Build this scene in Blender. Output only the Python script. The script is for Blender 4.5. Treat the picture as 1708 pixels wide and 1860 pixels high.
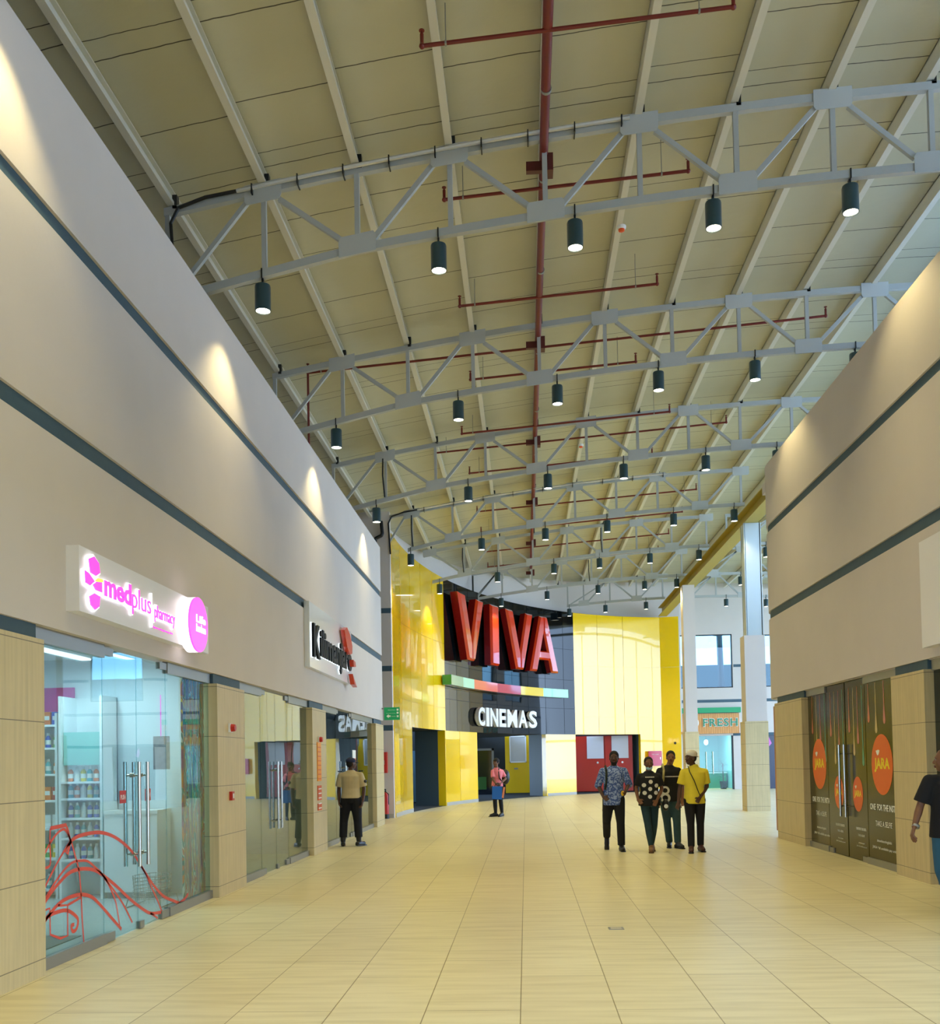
import bpy, bmesh, math, random
from math import sin, cos, pi, radians, sqrt, atan2
from mathutils import Vector, Matrix
random.seed(7)
for o in list(bpy.data.objects): bpy.data.objects.remove(o)
SC = bpy.context.scene
COL = SC.collection

# ---------------------------------------------------------------- camera, sky, exposure
CAM_H = 1.5629
def cam_axes(yaw, pitch, roll):
    f = Vector((-sin(yaw)*cos(pitch), cos(yaw)*cos(pitch), sin(pitch)))
    r = Vector((cos(yaw), sin(yaw), 0)); u = r.cross(f)
    return r*cos(roll)+u*sin(roll), -r*sin(roll)+u*cos(roll), f
cr, cu, cf = cam_axes(0.0505, 0.0306, -0.0195)
cam_data = bpy.data.cameras.new('camera'); cam = bpy.data.objects.new('camera', cam_data); COL.objects.link(cam)
M = Matrix((cr, cu, -cf)).transposed().to_4x4(); M.translation = Vector((0, 0, CAM_H)); cam.matrix_world = M
cam_data.sensor_fit = 'HORIZONTAL'; cam_data.sensor_width = 36.0
cam_data.lens = 1771.0*36/1708; cam_data.shift_x = -11/1708; cam_data.shift_y = 400/1708
cam_data.clip_end = 400; SC.camera = cam

SC.view_settings.view_transform = 'Standard'; SC.view_settings.look = 'None'
SC.view_settings.gamma = 1.0; SC.view_settings.exposure = 0.25; SC.view_settings.use_curve_mapping = False

w = bpy.data.worlds.new('world'); SC.world = w; w.use_nodes = True
wn = w.node_tree; wn.nodes.clear()
wo = wn.nodes.new('ShaderNodeOutputWorld'); wb = wn.nodes.new('ShaderNodeBackground')
wtc = wn.nodes.new('ShaderNodeTexCoord'); wsx = wn.nodes.new('ShaderNodeSeparateXYZ'); wr = wn.nodes.new('ShaderNodeValToRGB')
wn.links.new(wtc.outputs['Generated'], wsx.inputs[0]); wn.links.new(wsx.outputs['Z'], wr.inputs[0])
wr.color_ramp.elements[0].position = 0.0; wr.color_ramp.elements[0].color = (0.52, 0.71, 0.98, 1)
wr.color_ramp.elements[1].position = 0.6; wr.color_ramp.elements[1].color = (0.24, 0.46, 0.92, 1)
wn.links.new(wr.outputs[0], wb.inputs[0]); wb.inputs[1].default_value = 7.0
wn.links.new(wb.outputs[0], wo.inputs[0])

LAMP_W = 200.0        # one ceiling downlight
LAMP_COL = (1.0, 0.83, 0.40)

# ---------------------------------------------------------------- helpers
def lin(c):
    def g(v):
        v /= 255.0
        return v/12.92 if v <= 0.04045 else ((v+0.055)/1.055)**2.4
    return (g(c[0]), g(c[1]), g(c[2]), 1.0)
MATS = {}
def mat(name, col, rough=0.6, metal=0.0, spec=0.5, coat=0.0, coat_rough=0.05, emit=None, estr=0.0, noise=None, bump=None, alpha=1.0):
    if name in MATS: return MATS[name]
    m = bpy.data.materials.new(name); m.use_nodes = True; nt = m.node_tree
    b = nt.nodes['Principled BSDF']
    b.inputs['Base Color'].default_value = lin(col); b.inputs['Roughness'].default_value = rough
    b.inputs['Metallic'].default_value = metal; b.inputs['Specular IOR Level'].default_value = spec
    b.inputs['Coat Weight'].default_value = coat; b.inputs['Coat Roughness'].default_value = coat_rough
    b.inputs['Alpha'].default_value = alpha
    if emit: b.inputs['Emission Color'].default_value = lin(emit); b.inputs['Emission Strength'].default_value = estr
    tc = None
    if noise or bump:
        tc = nt.nodes.new('ShaderNodeTexCoord')
    if noise:   # (scale, amount)
        n = nt.nodes.new('ShaderNodeTexNoise'); n.inputs['Scale'].default_value = noise[0]; n.inputs['Detail'].default_value = 4
        nt.links.new(tc.outputs['Object'], n.inputs['Vector'])
        mx = nt.nodes.new('ShaderNodeMix'); mx.data_type = 'RGBA'
        c = lin(col); k = noise[1]
        mx.inputs['A'].default_value = (c[0]*(1-k), c[1]*(1-k), c[2]*(1-k), 1)
        mx.inputs['B'].default_value = (min(1, c[0]*(1+k)), min(1, c[1]*(1+k)), min(1, c[2]*(1+k)), 1)
        nt.links.new(n.outputs['Fac'], mx.inputs['Factor']); nt.links.new(mx.outputs['Result'], b.inputs['Base Color'])
    if bump:    # (scale, strength, distance)
        n2 = nt.nodes.new('ShaderNodeTexNoise'); n2.inputs['Scale'].default_value = bump[0]; n2.inputs['Detail'].default_value = 0 if coat else 3
        nt.links.new(tc.outputs['Object'], n2.inputs['Vector'])
        bp = nt.nodes.new('ShaderNodeBump'); bp.inputs['Strength'].default_value = bump[1]; bp.inputs['Distance'].default_value = bump[2]
        nt.links.new(n2.outputs['Fac'], bp.inputs['Height']); nt.links.new(bp.outputs[0], b.inputs['Normal'])
        if coat: nt.links.new(bp.outputs[0], b.inputs['Coat Normal'])
    MATS[name] = m; return m

def mathn(nt, op, a, b=None, c=None):
    n = nt.nodes.new('ShaderNodeMath'); n.operation = op
    for i, v in enumerate((a, b, c)):
        if v is None: continue
        if isinstance(v, (int, float)): n.inputs[i].default_value = v
        else: nt.links.new(v, n.inputs[i])
    return n.outputs[0]

def glass(name, tint, reflect_ior=1.5, body=0.06):
    """thin architectural glass: clear tinted body, Fresnel reflection"""
    if name in MATS: return MATS[name]
    m = bpy.data.materials.new(name); m.use_nodes = True; nt = m.node_tree; nt.nodes.clear()
    out = nt.nodes.new('ShaderNodeOutputMaterial'); tr = nt.nodes.new('ShaderNodeBsdfTransparent'); gl = nt.nodes.new('ShaderNodeBsdfGlossy')
    fr = nt.nodes.new('ShaderNodeFresnel'); mx = nt.nodes.new('ShaderNodeMixShader')
    tr.inputs[0].default_value = lin(tint); gl.inputs['Roughness'].default_value = 0.0
    gl.inputs['Color'].default_value = (0.95, 0.97, 0.97, 1); ge = nt.nodes.new('ShaderNodeNewGeometry'); nt.links.new(mathn(nt, 'ADD', mathn(nt, 'MULTIPLY', mathn(nt, 'SUBTRACT', 1.0, ge.outputs['Backfacing']), reflect_ior), mathn(nt, 'MULTIPLY', ge.outputs['Backfacing'], 1.0/reflect_ior)), fr.inputs[0])
    tc = nt.nodes.new('ShaderNodeTexCoord'); n2 = nt.nodes.new('ShaderNodeTexNoise'); n2.inputs['Scale'].default_value = 0.9; n2.inputs['Detail'].default_value = 1
    nt.links.new(tc.outputs['Object'], n2.inputs['Vector'])
    bp = nt.nodes.new('ShaderNodeBump'); bp.inputs['Strength'].default_value = 0.12; bp.inputs['Distance'].default_value = 0.02
    nt.links.new(n2.outputs['Fac'], bp.inputs['Height']); nt.links.new(bp.outputs[0], gl.inputs['Normal'])
    nt.links.new(fr.outputs[0], mx.inputs[0]); nt.links.new(tr.outputs[0], mx.inputs[1]); nt.links.new(gl.outputs[0], mx.inputs[2])
    nt.links.new(mx.outputs[0], out.inputs[0]); MATS[name] = m; return m

class MB:
    def __init__(self): self.v = []; self.f = []; self.mi = []; self.cur = 0
    def add(self, vs, fs):
        o = len(self.v); self.v += [tuple(x) for x in vs]; self.f += [tuple(i+o for i in f) for f in fs]; self.mi += [self.cur]*len(fs); return self
    def box(self, x0, x1, y0, y1, z0, z1):
        if x0 > x1: x0, x1 = x1, x0
        if y0 > y1: y0, y1 = y1, y0
        if z0 > z1: z0, z1 = z1, z0
        v = [(x0,y0,z0),(x1,y0,z0),(x1,y1,z0),(x0,y1,z0),(x0,y0,z1),(x1,y0,z1),(x1,y1,z1),(x0,y1,z1)]
        return self.add(v, [(0,3,2,1),(4,5,6,7),(0,1,5,4),(1,2,6,5),(2,3,7,6),(3,0,4,7)])
    def bar(self, p, q, w, h, up=(0,0,1)):
        """rectangular bar from p to q; w across, h along 'up'"""
        p = Vector(p); q = Vector(q); d = (q-p).normalized(); u = Vector(up)
        s = d.cross(u)
        if s.length < 1e-4: s = d.cross(Vector((0,1,0)))
        s.normalize(); u = s.cross(d).normalized(); s = s*w/2; u = u*h/2
        v = [p-s-u, p+s-u, p+s+u, p-s+u, q-s-u, q+s-u, q+s+u, q-s+u]
        return self.add(v, [(0,1,2,3),(7,6,5,4),(0,4,5,1),(1,5,6,2),(2,6,7,3),(3,7,4,0)])
    def cyl(self, p, q, r, n=14, r2=None, cap=True):
        p = Vector(p); q = Vector(q); r2 = r if r2 is None else r2
        d = (q-p).normalized(); a = d.cross(Vector((0,0,1)))
        if a.length < 1e-4: a = Vector((1,0,0))
        a.normalize(); b = d.cross(a)
        v = [p+(a*cos(2*pi*i/n)+b*sin(2*pi*i/n))*r for i in range(n)]+[q+(a*cos(2*pi*i/n)+b*sin(2*pi*i/n))*r2 for i in range(n)]
        f = [(i, (i+1) % n, n+(i+1) % n, n+i) for i in range(n)]
        if cap: f += [tuple(range(n))[::-1], tuple(range(n, 2*n))]
        return self.add(v, f)
    def tube(self, pts, r, n=8):
        for a, b in zip(pts[:-1], pts[1:]): self.cyl(a, b, r, n)
        for a in pts[1:-1]: self.ball(a, (r, r, r), n, max(4, n//2))
        return self
    def ball(self, c, r, n=12, m=8, rot=None):
        c = Vector(c); v = []; f = []
        for j in range(m+1):
            ph = pi*j/m
            for i in range(n):
                t = 2*pi*i/n; x = Vector((r[0]*sin(ph)*cos(t), r[1]*sin(ph)*sin(t), r[2]*cos(ph)))
                if rot is not None: x = rot @ x
                v.append(c+x)
        for j in range(m):
            for i in range(n):
                f.append((j*n+i, (j+1)*n+i, (j+1)*n+(i+1) % n, j*n+(i+1) % n))
        # merge the poles
        o = len(v); top = c+(rot @ Vector((0,0,r[2])) if rot is not None else Vector((0,0,r[2]))); bot = c-(top-c)
        v += [top, bot]; g = []
        for q in f:
            j = q[0]//n
            if j == 0: g.append((o, q[1], q[2]))
            elif j == m-1: g.append((q[0], o+1, q[3]))
            else: g.append(q)
        return self.add(v, g)
    def lathe(self, c, prof, n=18):
        c = Vector(c); v = []; f = []
        for r, z in prof:
            for i in range(n): v.append(c+Vector((r*cos(2*pi*i/n), r*sin(2*pi*i/n), z)))
        for j in range(len(prof)-1):
            for i in range(n): f.append((j*n+i, j*n+(i+1) % n, (j+1)*n+(i+1) % n, (j+1)*n+i))
        f.append(tuple(range(n))[::-1]); f.append(tuple(range((len(prof)-1)*n, len(prof)*n)))
        return self.add(v, f)
    def prism(self, pts, fa, fb):
        """polygon pts (2D) placed by fa (near face) and fb (far face)"""
        n = len(pts); v = [fa(*p) for p in pts]+[fb(*p) for p in pts]
        return self.add(v, [tuple(range(n)), tuple(range(n, 2*n))[::-1]]+[(i, n+i, n+(i+1) % n, (i+1) % n) for i in range(n)])
    def build(self, name, m, parent=None, fix=True, smooth=False, weld=False):
        me = bpy.data.meshes.new(name); off = Vector((0,0,0))
        if parent is not None: off = ROOTLOC.get(parent.name, Vector((0,0,0)))
        me.from_pydata([tuple(Vector(x)-off) for x in self.v], [], self.f)
        ms = m if isinstance(m, (list, tuple)) else [m]
        for x in ms: me.materials.append(x)
        if len(ms) > 1:
            for p, i in zip(me.polygons, self.mi): p.material_index = i
        if fix:
            bm = bmesh.new(); bm.from_mesh(me)
            if weld: bmesh.ops.remove_doubles(bm, verts=bm.verts, dist=1e-4)
            bmesh.ops.recalc_face_normals(bm, faces=bm.faces); bm.to_mesh(me); bm.free()
        if smooth:
            for p in me.polygons: p.use_smooth = True
        o = bpy.data.objects.new(name, me); COL.objects.link(o)
        if parent is not None: o.parent = parent; ROOTLOC[o.name] = off
        return o
ROOTLOC = {}
def auto_smooth(o, ang=40):
    me = o.data
    for p in me.polygons: p.use_smooth = True
    me.set_sharp_from_angle(angle=radians(ang)); return o
def thing(name, label, cat, loc=(0,0,0), group=None):
    o = bpy.data.objects.new(name, None); COL.objects.link(o); o.location = loc; o.empty_display_size = 0.1
    o['label'] = label; o['category'] = cat
    if group: o['group'] = group
    ROOTLOC[o.name] = Vector(loc); return o
def tag(o, label, cat, group=None, kind=None):
    o['label'] = label; o['category'] = cat
    if group: o['group'] = group
    if kind: o['kind'] = kind
    return o
def struct(o, label=None, cat=None):
    o['kind'] = 'structure'
    if label: o['label'] = label
    if cat: o['category'] = cat
    return o
def sthing(name, label, cat, loc=(0,0,0)):
    return struct(thing(name, label, cat, loc))
def cprop(o, c, loc=None, label=None):
    """copy of a thing with its parts"""
    r = o.copy(); COL.objects.link(r)
    if loc is not None: r.location = loc
    if label: r['label'] = label
    for ch in list(o.children):
        d = ch.copy(); COL.objects.link(d); d.parent = r
        for g in list(ch.children):
            e = g.copy(); COL.objects.link(e); e.parent = d
    return r
_tcache = {}
def text2d(s, bold=0.0, shear=0.0, res=3, space=1.0):
    """triangulated outline mesh of a word: verts in (0..w, 0..1) with cap height 1, and boundary loops"""
    k = (s, bold, shear, res, space)
    if k in _tcache: return _tcache[k]
    cu_ = bpy.data.curves.new('t', 'FONT'); cu_.body = s; cu_.size = 1.0; cu_.offset = bold; cu_.shear = shear; cu_.resolution_u = res; cu_.space_character = space
    ob = bpy.data.objects.new('t', cu_); COL.objects.link(ob)
    bpy.context.view_layer.update()
    dg = bpy.context.evaluated_depsgraph_get(); me = bpy.data.meshes.new_from_object(ob.evaluated_get(dg))
    vs = [(v.co.x, v.co.y) for v in me.vertices]; fs = [tuple(p.vertices) for p in me.polygons]
    bpy.data.objects.remove(ob); bpy.data.curves.remove(cu_); bpy.data.meshes.remove(me)
    x0 = min(v[0] for v in vs); x1 = max(v[0] for v in vs); y0 = min(v[1] for v in vs); y1 = max(v[1] for v in vs)
    vs = [((v[0]-x0)/(x1-x0), (v[1]-y0)/(y1-y0)) for v in vs]
    _tcache[k] = (vs, fs, (x1-x0)/(y1-y0)); return _tcache[k]
def text_mb(mb, s, front, back=None, bold=0.0, shear=0.0, space=1.0):
    """front(u,v)->xyz with u,v in 0..1 over the word's box; back closes a solid letter"""
    vs, fs, asp = text2d(s, bold, shear, 3, space)
    n = len(vs); V = [front(*v) for v in vs]; F = list(fs)
    if back:
        V += [back(*v) for v in vs]; F += [tuple(i+n for i in f)[::-1] for f in fs]
        cnt = {}
        for f in fs:
            for a, b in zip(f, f[1:]+f[:1]): cnt[(a, b)] = 1
        for (a, b) in list(cnt):
            if (b, a) not in cnt: F.append((b, a, a+n, b+n))
    mb.add(V, F)
ORD = ['first','second','third','fourth','fifth','sixth','seventh','eighth','ninth','tenth','eleventh','twelfth','thirteenth','fourteenth']

# ---------------------------------------------------------------- materials
M_paint = mat('painted plaster', (208, 199, 192), 0.75, noise=(1.3, 0.05), bump=(14, 0.12, 0.01))
M_band = mat('blue grey recessed band paint', (62, 88, 102), 0.6, noise=(3, 0.15), bump=(9, 0.25, 0.01))
M_steel = mat('grey painted steel', (170, 173, 170), 0.45, noise=(6, 0.05))
M_purlin = mat('pale galvanised purlin steel', (214, 211, 196), 0.4)
M_alu = mat('brushed aluminium', (150, 150, 145), 0.35, metal=0.6)
M_chrome = mat('polished stainless steel', (200, 196, 186), 0.18, metal=1.0)
M_white = mat('white lacquer', (232, 232, 230), 0.4)
M_black = mat('black painted metal', (14, 16, 17), 0.4)
M_lampbody = mat('dark green grey lamp housing', (36, 64, 72), 0.3, coat=0.3)
M_red = mat('signal red paint', (190, 36, 26), 0.4)
M_piper = mat('dark red sprinkler pipe paint', (112, 26, 14), 0.45)
M_yellow = mat('glossy yellow cladding panel', (255, 208, 0), 0.18, coat=1.0, coat_rough=0.02, bump=(0.35, 0.10, 0.05))
M_blackpanel = mat('glossy black glass panel', (11, 15, 17), 0.03, spec=0.3, coat=0.06, coat_rough=0.0, bump=(0.45, 0.22, 0.05))
M_dark = mat('dark lobby paint', (30, 34, 34), 0.7)
M_darkgreen = mat('dark green grey reveal paint', (66, 78, 76), 0.5)
M_lens = mat('lit lamp lens', (255, 250, 235), 0.5, emit=(255, 244, 214), estr=9.0)
M_glass = glass('clear blue green shop glass', (214, 236, 238), 1.52)
M_glass2 = glass('shop glass with cool tint', (190, 205, 208), 1.9)
M_skyglass = glass('upper window glass', (185, 215, 225), 1.5)
M_pink = mat('bright pink lit acrylic', (255, 60, 190), 0.3, emit=(255, 60, 200), estr=0.9)
M_glow = mat('white lit acrylic edge', (255, 250, 255), 0.3, emit=(255, 245, 255), estr=2.2)
M_txtw = mat('white vinyl lettering', (235, 235, 228), 0.5)

def stone_mat():
    m = mat('sandy beige stone cladding', (220, 200, 150), 0.45, noise=(5, 0.07)); nt = m.node_tree; b = nt.nodes['Principled BSDF']
    tc = nt.nodes.new('ShaderNodeTexCoord'); mp = nt.nodes.new('ShaderNodeMapping'); mp.inputs['Scale'].default_value = (30, 30, 1.2)
    n = nt.nodes.new('ShaderNodeTexNoise'); n.inputs['Scale'].default_value = 1; n.inputs['Detail'].default_value = 5
    nt.links.new(tc.outputs['Object'], mp.inputs[0]); nt.links.new(mp.outputs[0], n.inputs['Vector'])
    sx = nt.nodes.new('ShaderNodeSeparateXYZ'); nt.links.new(tc.outputs['Object'], sx.inputs[0])
    z = mathn(nt, 'SUBTRACT', sx.outputs['Z'], 0.13); fr = mathn(nt, 'FRACT', mathn(nt, 'DIVIDE', z, 0.6))
    ln = mathn(nt, 'LESS_THAN', fr, 0.012)
    old = b.inputs['Base Color'].links[0].from_socket
    mx = nt.nodes.new('ShaderNodeMix'); mx.data_type = 'RGBA'; mx.blend_type = 'MULTIPLY'; mx.inputs['Factor'].default_value = 0.35
    nt.links.new(old, mx.inputs['A']); nt.links.new(n.outputs['Fac'], mx.inputs['B'])
    m2 = nt.nodes.new('ShaderNodeMix'); m2.data_type = 'RGBA'; m2.inputs['B'].default_value = lin((120, 108, 84))
    nt.links.new(ln, m2.inputs['Factor']); nt.links.new(mx.outputs['Result'], m2.inputs['A']); nt.links.new(m2.outputs['Result'], b.inputs['Base Color'])
    return m
M_stone = stone_mat()

def floor_mat():
    m = bpy.data.materials.new('cream porcelain floor tiles'); m.use_nodes = True; nt = m.node_tree; b = nt.nodes['Principled BSDF']
    tc = nt.nodes.new('ShaderNodeTexCoord'); sx = nt.nodes.new('ShaderNodeSeparateXYZ'); nt.links.new(tc.outputs['Object'], sx.inputs[0])
    cx = nt.nodes.new('ShaderNodeCombineXYZ')
    nt.links.new(sx.outputs['Y'], cx.inputs[0]); nt.links.new(mathn(nt, 'ADD', sx.outputs['X'], 0.0658+30.0), cx.inputs[1])
    br = nt.nodes.new('ShaderNodeTexBrick'); br.offset = 0.37; br.offset_frequency = 2; br.squash = 1
    br.inputs['Scale'].default_value = 1; br.inputs['Brick Width'].default_value = 1.545; br.inputs['Row Height'].default_value = 0.6
    br.inputs['Mortar Size'].default_value = 0.0035; br.inputs['Mortar Smooth'].default_value = 0.1; br.inputs['Bias'].default_value = 0
    br.inputs['Color1'].default_value = lin((219, 210, 170)); br.inputs['Color2'].default_value = lin((213, 203, 163)); br.inputs['Mortar'].default_value = lin((142, 128, 90))
    nt.links.new(cx.outputs[0], br.inputs['Vector'])
    mp = nt.nodes.new('ShaderNodeMapping'); mp.inputs['Scale'].default_value = (0.9, 9, 1); nt.links.new(tc.outputs['Object'], mp.inputs[0])
    n = nt.nodes.new('ShaderNodeTexNoise'); n.inputs['Scale'].default_value = 1.4; n.inputs['Detail'].default_value = 6; nt.links.new(mp.outputs[0], n.inputs['Vector'])
    rp = nt.nodes.new('ShaderNodeValToRGB'); rp.color_ramp.elements[0].position = 0.3; rp.color_ramp.elements[0].color = (0.80, 0.78, 0.72, 1); rp.color_ramp.elements[1].position = 0.6; rp.color_ramp.elements[1].color = (1, 1, 1, 1)
    nt.links.new(n.outputs['Fac'], rp.inputs[0])
    mx = nt.nodes.new('ShaderNodeMix'); mx.data_type = 'RGBA'; mx.blend_type = 'MULTIPLY'; mx.inputs['Factor'].default_value = 0.8
    nt.links.new(br.outputs['Color'], mx.inputs['A']); nt.links.new(rp.outputs[0], mx.inputs['B']); nt.links.new(mx.outputs['Result'], b.inputs['Base Color'])
    b.inputs['Roughness'].default_value = 0.36; b.inputs['Specular IOR Level'].default_value = 0.35
    return m
M_floor = floor_mat()

def deck_mat():
    m = bpy.data.materials.new('foil faced roof insulation'); m.use_nodes = True; nt = m.node_tree; b = nt.nodes['Principled BSDF']
    tc = nt.nodes.new('ShaderNodeTexCoord'); sx = nt.nodes.new('ShaderNodeSeparateXYZ'); nt.links.new(tc.outputs['Object'], sx.inputs[0])
    bay = mathn(nt, 'FLOOR', mathn(nt, 'DIVIDE', mathn(nt, 'ADD', sx.outputs['X'], 4.36), 1.185))
    wob = nt.nodes.new('ShaderNodeTexNoise'); wob.inputs['Scale'].default_value = 5.0; nt.links.new(tc.outputs['Object'], wob.inputs['Vector'])
    y = mathn(nt, 'ADD', mathn(nt, 'ADD', sx.outputs['Y'], mathn(nt, 'MULTIPLY', mathn(nt, 'FRACT', mathn(nt, 'MULTIPLY', bay, 0.377)), 0.5)), mathn(nt, 'MULTIPLY', wob.outputs['Fac'], 0.03))
    l1 = mathn(nt, 'LESS_THAN', mathn(nt, 'FRACT', mathn(nt, 'DIVIDE', y, 1.22)), 0.013)
    l2 = mathn(nt, 'LESS_THAN', mathn(nt, 'FRACT', mathn(nt, 'DIVIDE', mathn(nt, 'ADD', y, 0.28), 2.44)), 0.005)
    ln = mathn(nt, 'MAXIMUM', l1, l2)
    n = nt.nodes.new('ShaderNodeTexNoise'); n.inputs['Scale'].default_value = 0.9; n.inputs['Detail'].default_value = 4; nt.links.new(tc.outputs['Object'], n.inputs['Vector'])
    mx = nt.nodes.new('ShaderNodeMix'); mx.data_type = 'RGBA'; mx.inputs['A'].default_value = lin((184, 180, 150)); mx.inputs['B'].default_value = lin((200, 197, 172))
    nt.links.new(n.outputs['Fac'], mx.inputs['Factor'])
    m2 = nt.nodes.new('ShaderNodeMix'); m2.data_type = 'RGBA'; m2.inputs['B'].default_value = lin((70, 66, 52)); nt.links.new(ln, m2.inputs['Factor']); nt.links.new(mx.outputs['Result'], m2.inputs['A'])
    nt.links.new(m2.outputs['Result'], b.inputs['Base Color'])
    b.inputs['Roughness'].default_value = 0.5; b.inputs['Metallic'].default_value = 0.0; b.inputs['Specular IOR Level'].default_value = 0.5
    mp = nt.nodes.new('ShaderNodeMapping'); mp.inputs['Scale'].default_value = (1, 1.6, 1); nt.links.new(tc.outputs['Object'], mp.inputs[0])
    n2 = nt.nodes.new('ShaderNodeTexNoise'); n2.inputs['Scale'].default_value = 2.2; n2.inputs['Detail'].default_value = 5; nt.links.new(mp.outputs[0], n2.inputs['Vector'])
    bp = nt.nodes.new('ShaderNodeBump'); bp.inputs['Strength'].default_value = 0.35; bp.inputs['Distance'].default_value = 0.03
    nt.links.new(n2.outputs['Fac'], bp.inputs['Height']); nt.links.new(bp.outputs[0], b.inputs['Normal'])
    return m
M_deck = deck_mat()

# ---------------------------------------------------------------- shared geometry of the place
XL, XR = -3.72, 4.81          # shop front planes
H_TOP, B2, B1, HEAD = 7.26, (5.93, 6.08), (4.24, 4.40), 2.69
def chord_top(x): return 9.80-0.0077*(x-7.9)**2
def chord_bot(x): return chord_top(x)-1.0-max(0, (-2.0-x))*0.06
def deck_z(x): return chord_top(x)+0.30
EX, EY, EA, EB = 8.0, 28.0, 11.8, 19.0      # the curved cinema front is a quarter of this ellipse
def fac(t, d=0.0, z=0.0):
    t = radians(t); return Vector((EX-(EA-d)*cos(t), EY+(EB-d)*sin(t), z))
TRUSS_Y = [6.66, 12.01, 17.31, 22.70, 28.05, 33.40, 38.70, 44.05]
# ================================================================= SETTING
o = MB().box(-14, 40, -12, 60, -0.2, 0).build('floor', M_floor); struct(o)
# roof deck; unseen right side cut back near the camera to admit sky light
mb = MB(); xs = [-5.6+i*(14.6)/40 for i in range(41)]
for a, b in zip(xs[:-1], xs[1:]):
    za, zb = deck_z(a), deck_z(b)
    mb.add([(a,-9,za),(b,-9,zb),(b,49,zb),(a,49,za),(a,-9,za+.12),(b,-9,zb+.12),(b,49,zb+.12),(a,49,za+.12)], [(0,3,2,1),(4,5,6,7),(0,1,5,4),(2,3,7,6)])
xs = [9.0+i*.5 for i in range(9)]
for a, b in zip(xs[:-1], xs[1:]):
    za, zb = deck_z(a), deck_z(b)
    mb.add([(a,20,za),(b,20,zb),(b,49,zb),(a,49,za),(a,20,za+.12),(b,20,zb+.12),(b,49,zb+.12),(a,49,za+.12)], [(0,3,2,1),(4,5,6,7),(0,1,5,4),(2,3,7,6)])
mb.box(13.0, 19, 21, 49, deck_z(13), deck_z(13)+.12)
struct(mb.build('ceiling', M_deck))
struct(MB().box(-5.7, 13.0, -9.2, -9.0, 0, 10.3).build('wall_light_block', M_paint))  # unseen wall added behind the camera to keep cool sky light out

# left building: upper wall with two recessed bands
YL0, YL1 = -8.0, 25.35
def wall_seg(mb, x0, x1, y0, y1):
    for z0, z1 in ((HEAD, B1[0]), (B1[1], B2[0]), (B2[1], H_TOP)): mb.box(x0, x1, y0, y1, z0, z1)
mb = MB(); wall_seg(mb, XL-.28, XL, YL0, YL1); mb.box(XL-.28, XL-.04, YL0, YL1-.04, HEAD+.01, H_TOP-.02)
struct(mb.build('wall_left', M_paint), 'pale pinkish grey upper wall of the left shops', 'wall')
for i, (a, b) in enumerate((B1, B2)):
    struct(MB().box(XL-.1, XL-.03, YL0, YL1-.03, a-.005, b+.005).build('trim_%d' % (i+1), M_band))
# roof slab of the left shops and wall behind it
struct(MB().box(-5.6, XL-.28, YL0, 25.3, H_TOP-.3, H_TOP-.1).build('ceiling', M_paint))
struct(MB().box(-5.75, -5.6, YL0, 28.0, 3.0, deck_z(-5.6)+.1).build('wall_left', M_paint))
# right building block with a rounded far corner
def round_path(x0, yc, R, n=14, off=0.0):
    pts = [(x0+off, -8.0), (x0+off, yc)]
    for i in range(1, n+1):
        a = pi/2*i/n; pts.append((x0+R-(R-off)*cos(a), yc+(R-off)*sin(a)))
    pts.append((12.0, yc+R-off)); return pts
def shell(mb, z0, z1, o0, o1, yc=19.1, R=1.5, path=None):
    A = round_path(XR, yc, R, off=o0); B = round_path(XR, yc, R, off=o1)
    n = len(A); v = [(x,y,z0) for x,y in A]+[(x,y,z1) for x,y in A]+[(x,y,z0) for x,y in B]+[(x,y,z1) for x,y in B]
    f = []
    for i in range(n-1):
        f += [(i,i+1,n+i+1,n+i), (2*n+i+1,2*n+i,3*n+i,3*n+i+1), (n+i,n+i+1,3*n+i+1,3*n+i), (i+1,i,2*n+i,2*n+i+1)]
    f += [(0,n,3*n,2*n), (n-1,2*n-1,4*n-1,3*n-1)]
    mb.add(v, f)
mb = MB()
for z0, z1 in ((HEAD, B1[0]), (B1[1], B2[0]), (B2[1], H_TOP)): shell(mb, z0, z1, 0, .28)
shell(mb, HEAD, H_TOP-.02, .04, .28)
o = auto_smooth(mb.build('wall_right', M_paint)); struct(o, 'warm lit upper wall of the right shops with rounded far corner', 'wall')
for i, (a, b) in enumerate((B1, B2)):
    mb = MB(); shell(mb, a-.005, b+.005, .03, .1); struct(auto_smooth(mb.build('trim_%d' % (i+4), M_band)))
mb = MB(); shell(mb, HEAD-.01, HEAD+.02, .05, .5); struct(auto_smooth(mb.build('trim_6', M_paint)))
struct(MB().box(5.0, 12, -8, 20.3, H_TOP-.3, H_TOP-.1).build('ceiling', M_paint))

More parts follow.
